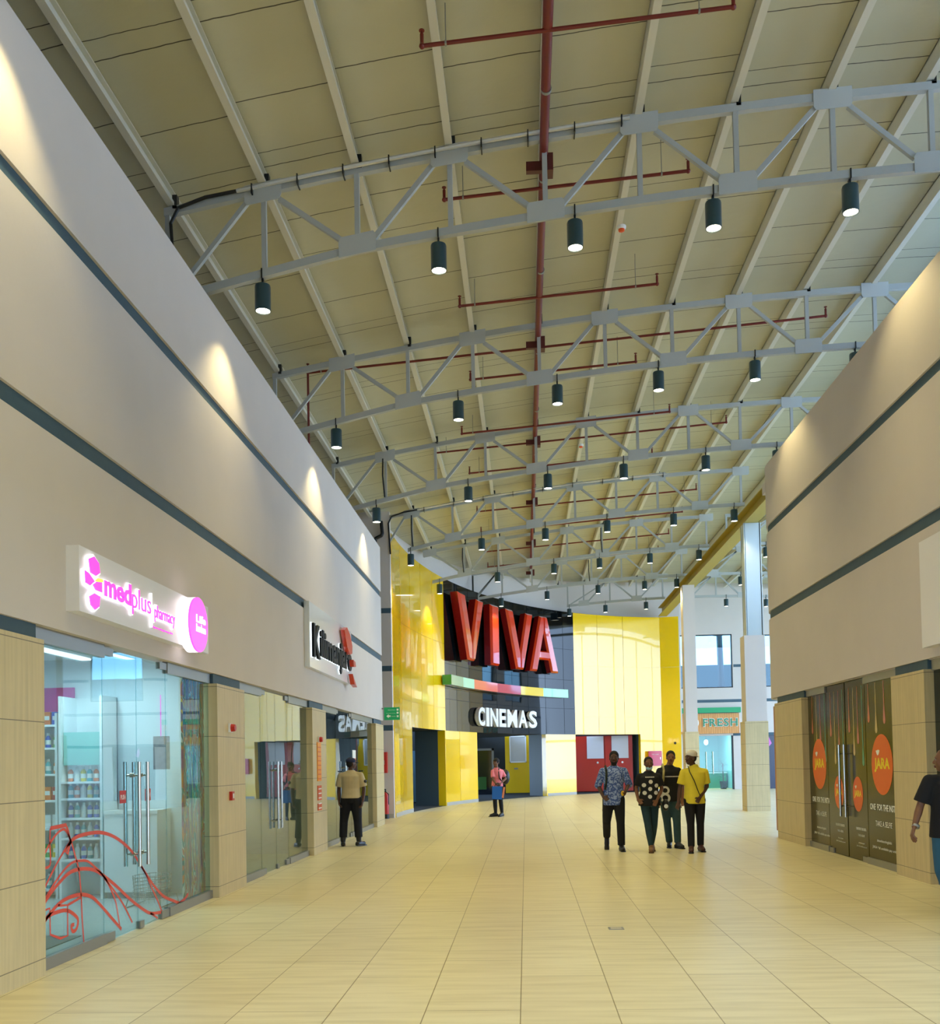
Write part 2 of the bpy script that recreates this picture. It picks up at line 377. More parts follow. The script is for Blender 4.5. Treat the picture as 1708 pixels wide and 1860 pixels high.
# ---- stone clad pillars
def pillar(y0, y1, side, label, x1=None):
    x0 = XL if side < 0 else XR
    d = -.42 if side < 0 else .42; pr = .025 if side < 0 else -.025
    t = thing('pillar', label, 'pillar', (x0, (y0+y1)/2, 0), 'stone clad pillars between the shops')
    MB().box(x0+pr, x0+d, y0, y1, 0, 2.57).build('stone_cladding', M_stone, t)
    MB().box(x0-pr*1.2, x0+d, y0+.02, y1-.02, 2.57, HEAD).build('top_band', M_band, t)
    return t
pl = [pillar(4.6, 7.32, -1, 'wide beige stone pillar at the left edge, before the pharmacy glass'),
      pillar(11.54, 12.68, -1, 'beige stone pillar with red fire alarm sounder between two glass shops'),
      pillar(16.77, 17.93, -1, 'beige stone pillar carrying orange notices beside the second shop'),
      pillar(23.96, 25.26, -1, 'end pillar of the left shops next to the yellow cinema front'),
      pillar(17.13, 18.95, 1, 'far beige pillar at the rounded corner of the right shops'),
      pillar(11.92, 12.98, 1, 'beige stone pillar behind the man in black on the right')]
struct(MB().box(4.95, 6.4, 18.95, 19.3, 0, HEAD-.12).build('wall_right', M_stone))

# ---- partitions and back walls of the shops
def room(x0, x1, y0, y1, mwall, z1=3.0, skip=None):
    mb = MB(); s = .08
    mb.box(x0, x0+s*(1 if x0 > 0 else 1), y0, y1, 0, z1) if skip != 'x0' else None
    mb.box(x1-s, x1, y0, y1, 0, z1) if skip != 'x1' else None
    mb.box(x0, x1, y0, y0+s, 0, z1); mb.box(x0, x1, y1-s, y1, 0, z1)
    mb.box(x0, x1, y0, y1, z1-.05, z1)
    return mb.build('wall_left' if x0 < 0 else 'wall_right', mwall)
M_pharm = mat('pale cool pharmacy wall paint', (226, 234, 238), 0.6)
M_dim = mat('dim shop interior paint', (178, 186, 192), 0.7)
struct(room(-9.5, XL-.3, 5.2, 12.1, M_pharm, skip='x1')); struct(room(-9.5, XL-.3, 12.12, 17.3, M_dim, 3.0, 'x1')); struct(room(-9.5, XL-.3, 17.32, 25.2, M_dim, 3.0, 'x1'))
struct(room(XR+.36, 9.5, 8.0, 19.0, M_dim, 2.9, 'x0'))

# ================================================================= GLASS SHOP FRONTS
def shopfront(idx, x, y0, y1, doors, gm, side=-1, label='', n_extra=None, zt=2.66, film=None):
    """doors=(ya, ymid, yb). Fixed panes outside, a pair of glass doors between."""
    s = 1 if side < 0 else -1        # direction out into the hall
    ya, ym, yb = doors
    for nm, a, b in (('near', y0, ya), ('far', yb, y1)):
        t = sthing('window_%d' % idx, 'fixed glass panel on the %s side of %s' % (nm, label), 'window', (x, (a+b)/2, 0)); idx += 1
        MB().box(x-.006, x+.006, a+.004, b-.004, .09, zt-.08).build('pane', gm, t)
        MB().box(x-.03, x+.03, a, b, zt-.09, zt+.03).build('head_rail', M_alu, t)
        MB().box(x-.035, x+.035, a, b, 0, .095).build('sill_rail', M_alu, t)
    for k, (a, b) in enumerate(((ya, ym), (ym, yb))):
        t = sthing('door_%d' % (idx-1), '%s glass door leaf with long steel pull bar, %s' % ('near' if k == 0 else 'far', label), 'door', (x, (a+b)/2, 0)); idx += 1
        MB().box(x-.006, x+.006, a+.006, b-.006, .012, zt).build('pane', gm, t)
        h = ym-.11 if k == 0 else ym+.10
        hb = MB()
        for sg in (1, -1): hb.cyl((x+sg*.07, h, .62), (x+sg*.07, h, 1.63), .018, 12)
        for z in (.74, 1.5): hb.cyl((x-.075, h, z), (x+.075, h, z), .010, 8); hb.cyl((x-.02, h, z), (x+.02, h, z), .022, 10)
        auto_smooth(hb.build('pull_handle', M_chrome, t))
        cl = MB(); e = a+.10 if k == 0 else b-.10
        cl.box(x-.022, x+.022, e-.10, e+.10, 0.005, .085)
        cl.box(x-.022, x+.022, (ym-.06 if k == 0 else ym+.06)-.05, (ym-.06 if k == 0 else ym+.06)+.05, 0.005, .075) if k else None
        cl.build('floor_patch', M_alu, t)
        MB().box(x-.022, x+.022, e-.10, e+.10, zt-.06, zt+.01).build('top_patch', M_black if side > 0 else M_alu, t)
    return idx
w_ = shopfront(1, -3.81, 7.32, 11.54, (8.60, 9.37, 10.15), M_glass, -1, 'the pharmacy front')
w_ = shopfront(w_, -3.81, 12.68, 16.77, (13.83, 14.66, 15.42), M_glass2, -1, 'the second shop front')
w_ = shopfront(w_, -3.81, 17.93, 23.96, (19.38, 20.21, 21.05), M_glass2, -1, 'the third shop front')

# JARA front: opaque printed film on glass
M_film = mat('dark olive printed window film', (62, 54, 14), 0.2, spec=0.35, noise=(0.8, 0.25))
xj = 4.90
idx = w_
for nm, a, b in (('near', 12.98, 14.30), ('far', 16.10, 17.13)):
    t = sthing('window_%d' % idx, 'dark filmed window with orange oval on the %s side of the right shop doors' % nm, 'window', (xj, (a+b)/2, 0)); idx += 1
    MB().box(xj-.006, xj+.006, a+.01, b-.01, .09, 2.6).build('pane', M_film, t)
    MB().box(xj-.03, xj+.03, a, b, 2.58, 2.69).build('head_rail', M_alu, t); MB().box(xj-.035, xj+.035, a, b, 0, .095).build('sill_rail', M_alu, t)
for k, (a, b) in enumerate(((14.30, 15.17), (15.19, 16.10))):
    t = sthing('door_%d' % (idx-1), '%s dark filmed door leaf of the right shop with steel pull bar' % ('near' if k == 0 else 'far'), 'door', (xj, (a+b)/2, 0)); idx += 1
    MB().box(xj-.006, xj+.006, a+.012, b-.012, .012, 2.67).build('pane', M_film, t)
    h = 15.06 if k == 0 else 15.30; hb = MB()
    for sg in (1, -1): hb.cyl((xj+sg*.08, h, .62), (xj+sg*.08, h, 1.72), .02, 12)
    for z in (.78, 1.58): hb.cyl((xj-.08, h, z), (xj+.08, h, z), .011, 8)
    auto_smooth(hb.build('pull_handle', M_chrome, t))
    e = a+.12 if k == 0 else b-.12
    MB().box(xj-.025, xj+.025, e-.1, e+.1, .004, .08).build('floor_patch', M_alu, t)
struct(MB().box(xj+.02, xj+.06, 12.98, 17.13, 0, 2.69).build('trim_7', M_black))
# next dark shop front towards the camera
t = sthing('window_%d' % idx, 'dark glass of the next shop at the right edge', 'window', (xj, 10, 0)); idx += 1
MB().box(xj-.006, xj+.006, 8.0, 11.9, .09, 2.6).build('pane', mat('dark green shop glass', (20, 34, 30), .05), t)
MB().box(xj-.03, xj+.03, 8.0, 11.9, 2.55, 2.69).build('head_rail', M_alu, t); MB().box(xj-.035, xj+.035, 8.0, 11.9, 0, .095).build('sill_rail', M_alu, t)

# printed graphics on the right shop glass (flat film, one object per window or door)
M_or = mat('orange printed oval', (232, 96, 14), .35); M_ye = mat('yellow printed letters', (245, 222, 40), .35)
M_drop = [mat('coral printed drip', (205, 110, 84), .3), mat('cream printed drip', (205, 176, 116), .3), mat('rose printed drip', (196, 112, 104), .3), mat('teal printed drip', (86, 160, 130), .3)]
def oval(mb, yc, zc, ry, rz, x, n=36):
    mb.add([(x, yc+ry*cos(2*pi*i/n), zc+rz*sin(2*pi*i/n)) for i in range(n)], [tuple(range(n))])
def decal(y0, y1, oc, ry, rz, drops, txt, ty, tz, sc, label):
    oc = (oc[0]*.992, oc[1]); ty *= .992; drops = [(a*.992, b, c) for a, b, c in drops]
    x = xj-.0085
    t = thing('printed_film', label, 'window film', (x, (y0+y1)/2, 1.3), 'printed films on the right shop glass')
    m1 = MB(); oval(m1, oc[0], oc[1], ry, rz, x-.0005); m1.build('orange_oval', M_or, t, fix=False)
    m2 = MB(); hw = ry*.72; hh = rz*.34
    text_mb(m2, 'JARA', lambda u, v: (x-.0015, oc[0]+hw-u*2*hw, oc[1]-hh*.75+v*hh*1.4), None, bold=.04); m2.build('yellow_word', M_ye, t, fix=False)
    # small white smiling leaf above the word
    m3 = MB(); n = 12
    m3.add([(x-.0015, oc[0]+ry*(.55-.36*(i/n)), oc[1]+rz*(.46-.16*sin(pi*i/n))) for i in range(n+1)]+[(x-.0015, oc[0]+ry*(.19+.36*(i/n)), oc[1]+rz*(.46+.05*sin(pi*i/n)*(1-i/n))) for i in range(1, n)], [tuple(range(2*n))])
    m3.build('white_leaf', M_txtw, t, fix=False)
    for k, (s, zz, w, h) in enumerate(txt):
        m4 = MB(); text_mb(m4, s, lambda u, v: (x-.0015, ty+w/2-u*w, zz+v*h), None, bold=.01 if k else .03); m4.build('text_line', M_txtw, t, fix=False)
    for q, (yd, zl, ci) in enumerate(drops):
        md = MB(); wd = .045; n = 14; P = [(x, yd-.010, 2.58), (x, yd+.010, 2.58)]
        for i in range(n+1):
            a = pi*i/n; P.append((x, yd+wd*cos(a)*1.0, zl+.02-wd*1.1*sin(a)))
        P = [(x, yd+.010, 2.57), (x, yd+.016, zl+.28)]+[(x, yd+wd*cos(pi*i/n), zl+.05-wd*1.2*sin(pi*i/n)) for i in range(n+1)]+[(x, yd-.016, zl+.28), (x, yd-.010, 2.57)]
        md.add(P, [tuple(range(len(P)))]); md.build('hanging_drip', M_drop[ci], t, fix=False)
big = [('ONE  FOR THE INSTA', .78, 1.02, .09), ('TAKE A SELFIE', .56, .62, .075), ('#nowboardinglekki', .33, .55, .05), ('JARA *all available pay units', .23, .92, .05)]
sml = [('ONE FOR THE INSTA', .45, .44, .04), ('TAKE A SELFIE', .36, .28, .032), ('#nowboardinglekki', .25, .25, .025), ('JARA *all available pay units', .20, .44, .025)]
decal(12.98, 14.3, (13.80, 1.42), .40, .42, [(14.27, 2.02, 0), (13.98, 1.86, 1), (13.66, 1.98, 2), (13.32, 1.74, 3)], big, 13.80, .78, 1, 'printed film with the largest orange oval and coloured drips on the near window')
decal(16.1, 17.13, (16.69, 1.42), .375, .42, [(17.02, 1.93, 0), (16.79, 1.60, 1), (16.58, 1.80, 2), (16.33, 1.45, 3)], [(a, b, c*.92, d) for a, b, c, d in big], 16.66, .78, 1, 'printed film with big orange oval on the far window beside the far pillar')
decal(14.3, 15.17, (14.82, .98), .22, .26, [(15.12, 1.90, 0), (14.92, 1.55, 1), (14.74, 1.72, 2), (14.54, 1.40, 3)], sml, 14.72, .4, 1, 'printed film with small low orange oval on the near door leaf')
decal(15.19, 16.1, (15.70, .98), .22, .26, [(16.02, 1.86, 0), (15.82, 1.42, 1), (15.62, 1.60, 2), (15.42, 1.30, 3)], sml, 15.68, .4, 1, 'printed film with small low orange oval on the far door leaf')

# ================================================================= CINEMA FRONT
def curved(mb, t0, t1, z0, z1, d0=0.0, d1=-.10, step=1.2):
    n = max(1, int(math.ceil((t1-t0)/step))); ts = [t0+(t1-t0)*i/n for i in range(n+1)]
    v = []
    for t in ts: v += [fac(t, d0, z0), fac(t, d0, z1), fac(t, d1, z1), fac(t, d1, z0)]
    f = []
    for i in range(n):
        a = 4*i; b = a+4
        f += [(a,b,b+1,a+1), (a+1,b+1,b+2,a+2), (a+2,b+2,b+3,a+3), (a+3,b+3,b,a)]
    f += [(0,1,2,3), (4*n+3,4*n+2,4*n+1,4*n)]
    mb.add(v, f)
FT = 8.31; FO = 2.73
def arc_splits(t0, t1, width):
    out = [t0]; t = t0
    while t < t1:
        a = fac(t); L = 0; u = t
        while L < width and u < t1: u += .1; L = (fac(u)-a).length
        if t1-u < .4*width/ max(.01, (fac(min(u+1, t1+1))-fac(u)).length): u = t1
        out.append(min(u, t1)); t = u
    return out
def panels(t0, t1, zs, m, parent, width=1.45, gap=.10):
    mb = MB(); sp = arc_splits(t0, t1, width)
    for a, b in zip(sp[:-1], sp[1:]):
        for z0, z1 in zip(zs[:-1], zs[1:]):
            curved(mb, a+(gap*.4 if a > t0 else 0), b-(gap*.4 if b < t1 else 0), z0+(.005 if z0 > zs[0] else 0), z1-(.005 if z1 < zs[-1] else 0), 0, -.05)
    return auto_smooth(mb.build('panel_cladding', m, parent), 20)
def clad(t0, t1, z0, z1, zs, m, label, width=1.45):
    r = sthing('wall_cinema', label, 'cladding', fac((t0+t1)/2, -.05, z0)); panels(t0, t1, zs, m, r, width)
    mb = MB(); curved(mb, t0, t1, z0+.01, z1-.01, -.051, -.22); mb.build('backing', M_yellow if m is M_yellow else M_dark, r); return r
r = clad(.77, 22.65, FO, FT, [FO, 3.55, 5.9, FT], M_yellow, 'tall glossy yellow cladding left of the red cinema letters')
MB().add([fac(.77, 0, 0), fac(.77, -.4, 0), fac(.77, -.4, FT), fac(.77, 0, FT), fac(.6, 0, 0), fac(.6, -.4, 0), fac(.6, -.4, FT), fac(.6, 0, FT)], [(0,1,2,3),(7,6,5,4),(0,4,5,1),(3,2,6,7),(0,3,7,4),(1,5,6,2)]).build('end_return', M_yellow, r)
clad(22.65, 61.03, FO, FT, [FO, 3.9, 5.2, 6.6, FT], M_blackpanel, 'glossy black glass panels behind the red cinema letters', 1.25)
clad(61.03, 82.74, FO, FT, [FO, 3.55, 5.9, FT], M_yellow, 'large glossy yellow cladding right of the black panels')
for a, b, lb in ((.77, 9.65, 'yellow pier at the left end of the cinema front'), (22.65, 32.97, 'broad yellow pier between the two left cinema openings'), (53.26, 61.02, 'yellow pier right of the pink shirted person'), (77.77, 82.74, 'yellow pier carrying the red hose cabinet')):
    r = clad(a, b, .12, FO, [.12, FO], M_yellow, lb)
    mb = MB(); curved(mb, a, b, 0, .12, .01, -.2); mb.build('kick_plate', mat('pale grey kick plate', (176, 174, 166), .5), r)
# end bay, angled so its gloss mirrors the dim hall and looks deeper yellow
e0 = fac(82.74); e1 = Vector((7.38, 46.66, 0)); r = sthing('wall_cinema', 'saturated yellow end bay of the cinema front beside the slim column', 'cladding', e0)
for nm, z0, z1, m in (('panel_cladding', .12, 5.9, M_yellow), ('panel_cladding', 5.908, FT, M_yellow), ('kick_plate', 0, .12, MATS['pale grey kick plate'])):
    MB().prism([(0, z0), (1, z0), (1, z1), (0, z1)], lambda u, z: e0.lerp(e1, u)+Vector((0,0,z)), lambda u, z: e0.lerp(e1, u)+Vector((-.1,.25,z))).build(nm, m, r)
# reveals of the openings
for tt, lb in ((22.65, 'first'), (53.26, 'second'), (77.77, 'third')):
    r = sthing('wall_cinema', 'reveal on the right side of the %s cinema opening' % lb, 'reveal', fac(tt, -.2, 0))
    for nm, d0, d1, m in (('yellow_return', 0, -.30, M_yellow), ('grey_reveal', -.30, -1.25, M_darkgreen)):
        v = [fac(tt-.25, d0, 0), fac(tt-.25, d1, 0), fac(tt-.25, d1, FO), fac(tt-.25, d0, FO)]; v += [fac(tt+.2, d0-.001, 0), fac(tt+.2, d1, 0), fac(tt+.2, d1, FO), fac(tt+.2, d0-.001, FO)]
        MB().add(v, [(0,1,2,3),(7,6,5,4),(0,4,5,1),(3,2,6,7),(0,3,7,4),(1,5,6,2)]).build(nm, m, r)
for a, b in ((9.65, 22.65), (32.97, 53.26), (61.02, 77.77)):
    mb = MB(); curved(mb, a, b, FO, FO+.05, -.02, -6.5 if a < 50 else -1.2); struct(mb.build('ceiling', M_dark))
# lobby shell
mb = MB(); curved(mb, 3, 40, 0, 3.2, -3.4, -3.5, 3); mb.box(-6, 6.2, 47.6, 47.75, 0, 3.2); mb.box(-6.6, 6.0, 47.3, 47.75, 2.95, 3.2)
struct(mb.build('wall_back', M_dark))
struct(MB().add([fac(t, .0, .004) for t in range(5, 82, 4)]+[Vector((7, 47.6, .004)), Vector((-6, 47.6, .004)), Vector((-7, 30, .004))], [tuple(range(23))]).build('floor', mat('dark lobby carpet', (38, 44, 44), .9)))

# the plain curved wall rising above the cinema front to the roof
mb = MB(); n = 60; v = []; f = []
for i in range(n+1):
    t = 1.2+86.8*i/n; p = fac(t, -.45); z1 = deck_z(p.x)+.05
    q = fac(t, -.7); v += [(p.x, p.y, FO+.1), (p.x, p.y, z1), (q.x, q.y, z1), (q.x, q.y, FO+.1)]
for i in range(n):
    a = 4*i; b = a+4; f += [(a,b,b+1,a+1), (a+1,b+1,b+2,a+2), (a+2,b+2,b+3,a+3), (a+3,b+3,b,a)]
mb.add(v, f); struct(auto_smooth(mb.build('wall_back', M_paint)), 'pale curved wall above the cinema front', 'wall')
# recess wall left of the cinema front
mb = MB()
for z0, z1 in ((0, 2.52), (2.68, B1[0]), (B1[1], B2[0]), (B2[1], 8.9)): mb.box(-5.7, -3.82, 28.0, 28.2, z0, z1)
mb.box(-5.7, -3.83, 28.03, 28.2, 0, 8.9); struct(mb.build('wall_back', M_paint), 'narrow recessed wall between the left shops and the cinema', 'wall')
for i, (a, b) in enumerate(((2.52, 2.68), B1, B2)): struct(MB().box(-5.69, -3.83, 28.02, 28.1, a, b).build('trim_%d' % (8+i), M_band))
struct(MB().box(-5.7, -5.6, 25.3, 28.1, 0, 8.9).build('wall_left', M_paint))
struct(MB().box(-5.6, -3.83, 27.98, 28.0, 0, .12).build('baseboard_back', MATS['pale grey kick plate']))

# far wall with upper windows and two shop fronts
mb = MB(); YB = 48.0
def wall_rects(mb, xa, xb, z0, z1, holes, y=YB, th=.25):
    xsx = sorted(set([xa, xb]+[h[0] for h in holes]+[h[1] for h in holes])); zs = sorted(set([z0, z1]+[h[2] for h in holes]+[h[3] for h in holes]))
    for a, b in zip(xsx[:-1], xsx[1:]):
        for c, d in zip(zs[:-1], zs[1:]):
            mx, mz = (a+b)/2, (c+d)/2
            if any(h[0] < mx < h[1] and h[2] < mz < h[3] for h in holes): continue
            mb.box(a, b, y, y+th, c, d)
holes = [(7.5, 10.16, 4.95, 7.57), (11.55, 14.2, 4.95, 7.5), (7.75, 10.1, 0, 2.62), (10.95, 13.2, 0, 2.62)]
wall_rects(mb, 7.3, 20, 0, 10.2, holes); struct(mb.build('wall_back', M_paint), 'pale far wall with upper windows over the juice shop', 'wall')
for i, (a, b, xa, xb) in enumerate(((4.24, 4.38, 7.4, 20), (2.6, 2.73, 10.1, 20), (5.95, 6.08, 10.2, 11.5), (5.95, 6.08, 14.3, 20))):
    struct(MB().box(xa, xb, YB-.015, YB+.02, a, b).build('trim_%d' % (11+i), M_band))
for i, (a, b, zt) in enumerate(((7.5, 10.16, 7.57), (11.55, 14.2, 7.5))):
    t = sthing('window_%d' % (idx), 'upper window with sky beyond, %s' % ('above the green topped shop board' if i == 0 else 'partly behind the tall column'), 'window', ((a+b)/2, YB, 4.95)); idx += 1
    MB().box(a, b, YB+.10, YB+.115, 4.95, zt).build('pane', M_skyglass, t)
    fr = MB(); fr.box(a, b, YB+.05, YB+.13, 4.95, 5.0); fr.box(a, b, YB+.05, YB+.13, zt-.05, zt); fr.box(a, a+.05, YB+.05, YB+.13, 4.95, zt); fr.box(b-.05, b, YB+.05, YB+.13, 4.95, zt); fr.build('window_frame', M_black, t)
# daylight side: tall glazed screen far to the right
mb = MB()
for k in range(7): mb.box(18.9, 19.02, 21+k*4.3, 21.12+k*4.3, 0, 9.6)
for z in (2.7, 9.4): mb.box(18.9, 19.02, 21, 47.9, z, z+.15)
struct(mb.build('window_30', M_alu))
# ================================================================= FAR SHOPS
M_wood = mat('orange brown timber cladding', (214, 150, 84), .6)
def plank_mat():
    m = M_wood; nt = m.node_tree; b = nt.nodes['Principled BSDF']; tc = nt.nodes.new('ShaderNodeTexCoord')
    sx = nt.nodes.new('ShaderNodeSeparateXYZ'); nt.links.new(tc.outputs['Object'], sx.inputs[0])
    ln = mathn(nt, 'LESS_THAN', mathn(nt, 'FRACT', mathn(nt, 'DIVIDE', sx.outputs['X'], .11)), .1)
    mp = nt.nodes.new('ShaderNodeMapping'); mp.inputs['Scale'].default_value = (12, 1, 1.2); nt.links.new(tc.outputs['Object'], mp.inputs[0])
    n = nt.nodes.new('ShaderNodeTexNoise'); n.inputs['Scale'].default_value = 2; nt.links.new(mp.outputs[0], n.inputs['Vector'])
    mx = nt.nodes.new('ShaderNodeMix'); mx.data_type = 'RGBA'; mx.inputs['A'].default_value = lin((190, 120, 60)); mx.inputs['B'].default_value = lin((232, 180, 112)); nt.links.new(n.outputs['Fac'], mx.inputs['Factor'])
    m2 = nt.nodes.new('ShaderNodeMix'); m2.data_type = 'RGBA'; m2.inputs['B'].default_value = lin((150, 88, 40)); nt.links.new(ln, m2.inputs['Factor']); nt.links.new(mx.outputs['Result'], m2.inputs['A']); nt.links.new(m2.outputs['Result'], b.inputs['Base Color'])
plank_mat()
M_green = mat('bright green paint', (0, 150, 90), .4); M_teal = mat('pale teal shop interior paint', (140, 205, 200), .6)
M_dgreen = mat('dark green letter face', (24, 128, 88), .4)
t = thing('shop_board', 'timber board reading FRESH under a green rail on the far wall', 'shop sign', (8.9, YB-.15, 3.3))
MB().box(7.35, 10.38, YB-.15, YB-.02, 2.72, 3.70).build('timber_board', M_wood, t)
MB().box(7.3, 10.45, YB-.25, YB-.02, 3.73, 3.98).build('green_rail', M_green, t)
m1 = MB(); text_mb(m1, 'FRESH', lambda u, v: (8.62+u*1.68, YB-.20, 3.05+v*.42), lambda u, v: (8.62+u*1.68, YB-.15, 3.05+v*.42), bold=.045, space=1.12); m1.build('letter_outline', M_white, t)
m1 = MB(); text_mb(m1, 'FRESH', lambda u, v: (8.635+u*1.65, YB-.22, 3.07+v*.38), lambda u, v: (8.635+u*1.65, YB-.19, 3.07+v*.38), bold=.012, space=1.16); m1.build('green_letters', M_dgreen, t)
m1 = MB(); text_mb(m1, 'O', lambda u, v: (8.13+u*.3, YB-.20, 3.05+v*.42), lambda u, v: (8.13+u*.3, YB-.15, 3.05+v*.42), bold=.02); m1.build('round_letter', M_white, t)
# juice shop interior
mb = MB(); mb.box(7.6, 7.7, YB+.25, 53, 0, 3); mb.box(10.3, 10.4, YB+.25, 53, 0, 3); mb.box(7.6, 10.4, 52.9, 53, 0, 3); mb.box(7.6, 10.4, YB+.25, 53, 2.9, 3)
struct(mb.build('wall_back', M_teal))
t = sthing('window_%d' % idx, 'glass front of the green juice shop on the far wall', 'window', (9, YB+.1, 0)); idx += 1
MB().box(7.75, 10.1, YB+.10, YB+.115, .05, 2.62).build('pane', M_glass, t); MB().box(10.02, 10.1, YB+.05, YB+.13, 0, 2.62).build('window_frame', M_black, t)
hb = MB()
for x in (8.78, 9.10): hb.cyl((x, YB+.02, .75), (x, YB+.02, 1.85), .02, 8)
hb.build('pull_handle', M_chrome, t)
t = thing('shop_counter', 'green and white counter inside the juice shop', 'counter', (9.3, 50.6, 0))
MB().box(8.5, 10.2, 50.4, 51.0, 0, .75).build('green_body', M_green, t); MB().box(8.45, 10.25, 50.35, 51.05, .75, .80).build('worktop', M_white, t)
t = thing('pendant_lamp', 'small white pendant lamp lit inside the juice shop', 'lamp', (9.15, 50, 2.3))
MB().cyl((9.15, 50, 2.45), (9.15, 50, 2.9), .01, 6).build('cord', M_black, t); MB().ball((9.15, 50, 2.33), (.11, .11, .14)).build('glass_shade', M_glow, t, smooth=True)
def area_light(name, loc, rot, sx, sy, watt, col, parent=None):
    l = bpy.data.lights.new(name, 'AREA'); l.shape = 'RECTANGLE'; l.size = sx; l.size_y = sy; l.energy = watt; l.color = col
    o = bpy.data.objects.new(name, l); COL.objects.link(o); o.location = loc; o.rotation_euler = rot
    if parent: o.parent = parent; o.location = Vector(loc)-ROOTLOC[parent.name]
    return o
def ceiling_tube(x0, x1, y0, y1, z, label, watt, col=(.85, .95, 1)):
    t = thing('tube_light', label, 'ceiling light', ((x0+x1)/2, (y0+y1)/2, z), 'tube lights in the shops')
    MB().box(x0-.03, x1+.03, y0-.03, y1+.03, z, z+.05).build('housing', M_white, t); MB().box(x0, x1, y0, y1, z-.02, z-.001).build('diffuser', M_glow, t)
    area_light('tube_glow', ((x0+x1)/2, (y0+y1)/2, z-.03), (0, 0, 0), abs(x1-x0), abs(y1-y0), watt, col, t)
ceiling_tube(8.2, 9.8, 49.6, 49.9, 2.80, 'ceiling tube just inside the juice shop glass', 90)
# plant in the shop
t = thing('potted_plant', 'spiky palm plant standing behind the juice shop glass', 'plant', (9.75, 48.9, 0))
MB().lathe((9.75, 48.9, 0), [(.14, 0), (.19, .36), (.2, .38), (.17, .38), (.15, .3)], 14).build('pot', mat('dark pot', (60, 50, 44), .6), t)
mb = MB()
mb.cyl((9.75, 48.9, .3), (9.73, 48.9, 1.25), .025, 8); mb.build('stem', mat('brown stem', (96, 76, 50), .8), t)
mb = MB()
for k in range(34):
    a = random.random()*2*pi; el = random.uniform(-.25, 1.2); L = random.uniform(.32, .5); zc = random.choice((.55, 1.2, 1.25))
    p0 = Vector((9.73, 48.9, zc)); d = Vector((cos(a)*cos(el), sin(a)*cos(el)*.6, sin(el))); p1 = p0+d*L*.6; p2 = p0+d*L+Vector((0,0,-.08)); s = d.cross(Vector((0,0,1))).normalized()*.022
    mb.add([p0, p1-s, p2, p1+s], [(0,1,2,3)])
mb.build('leaves', mat('dark palm leaf', (42, 92, 44), .6), t, fix=False)
# dark clothes shop right of it
t = sthing('door_%d' % idx, 'dark navy double doors with white pull bars beside the tall column', 'door', (12, YB+.1, 0)); idx += 1
MB().box(10.95, 13.2, YB+.1, YB+.13, 0, 2.62).build('door_leaf', mat('navy shop film', (30, 36, 62), .25), t)
hb = MB()
for x in (11.32, 11.62): hb.cyl((x, YB+.02, .72), (x, YB+.02, 1.75), .022, 8)
hb.ball((11.47, YB+.06, 1.18), (.07, .03, .05)); hb.bar((11.38, YB+.06, 1.15), (11.46, YB+.06, 1.4), .02, .02); hb.build('pull_handle', M_white, t)
MB().add([(11.80, YB+.05, 2.55), (11.95, YB+.05, 2.2), (11.82, YB+.05, 2.05), (11.76, YB+.05, 2.3)], [(0,1,2,3)]).build('pink_drip', mat('pink vinyl', (214, 110, 190), .4), t, fix=False)

# outside the upper windows: low dark hedge and the neighbouring roof
struct(MB().box(4, 40, 60, 62, 0, 7.2).build('wall_outside', mat('dark outdoor wall', (40, 62, 60), .8)), 'dark building seen beyond the upper windows', 'wall')
t = thing('outdoor_tree', 'dark trunk and branches outside the upper window', 'tree', (11.3, 56, 0))
mb = MB(); mb.cyl((11.3, 56, 0), (11.15, 56, 8.6), .22, 8, .16)
for k in range(7): a = k*.9; mb.cyl((11.15, 56, 8.5), (11.15+1.8*cos(a), 56+sin(a), 8.9+.3*sin(k*2)), .07, 6, .03)
mb.build('trunk', M_black, t)

# ================================================================= COLUMNS AND GIRDER
def column(x0, x1, y, ztop, steel, label):
    w_ = x1-x0; t = thing('column', label, 'column', ((x0+x1)/2, y+w_/2, 0), 'columns carrying the long girder')
    MB().box(x0-.05, x1+.02, y, y+.62, 0, 2.58).build('stone_cladding', M_stone, t)
    if steel:
        MB().box(x0, x1, y+.03, y+.58, 2.58, 5.06).build('plaster_casing', M_paint, t)
        mb = MB(); a, b = x0+.09, x1-.05; m_ = (y+.30)
        mb.box(a, b, y+.06, y+.09, 5.06, ztop); mb.box(a, b, y+.50, y+.53, 5.06, ztop); mb.box(a, a+.02, y+.06, y+.53, 5.06, ztop); mb.box(b-.02, b, y+.06, y+.53, 5.06, ztop); mb.box(a-.02, a, y+.03, y+.10, 5.06, ztop); mb.box(b, b+.02, y+.03, y+.10, 5.06, ztop)
        mb.build('steel_shaft', mat('bare pale blue steel', (186, 198, 200), .35, metal=.35), t)
    else:
        MB().box(x0, x1, y+.03, y+.58, 2.58, ztop).build('plaster_casing', M_paint, t)
column(6.36, 6.95, 28.35, 8.33, True, 'tall column with bare steel upper shaft beside the right shops')
column(6.26, 6.72, 38.3, 8.33, False, 'slim plastered column at the right end of the cinema front')
g = thing('girder', 'long yellowish steel girder running into the distance over the columns', 'beam', (6.65, 20, 8.33))
M_gird = mat('yellowish painted girder', (176, 158, 70), .5)
MB().box(6.45, 6.85, -8, 46.7, 8.33, 8.36).build('bottom_flange', M_gird, g); MB().box(6.63, 6.66, -8, 46.7, 8.36, 8.72).build('web', M_gird, g); MB().box(6.45, 6.85, -8, 46.7, 8.72, 8.75).build('top_flange', M_gird, g)

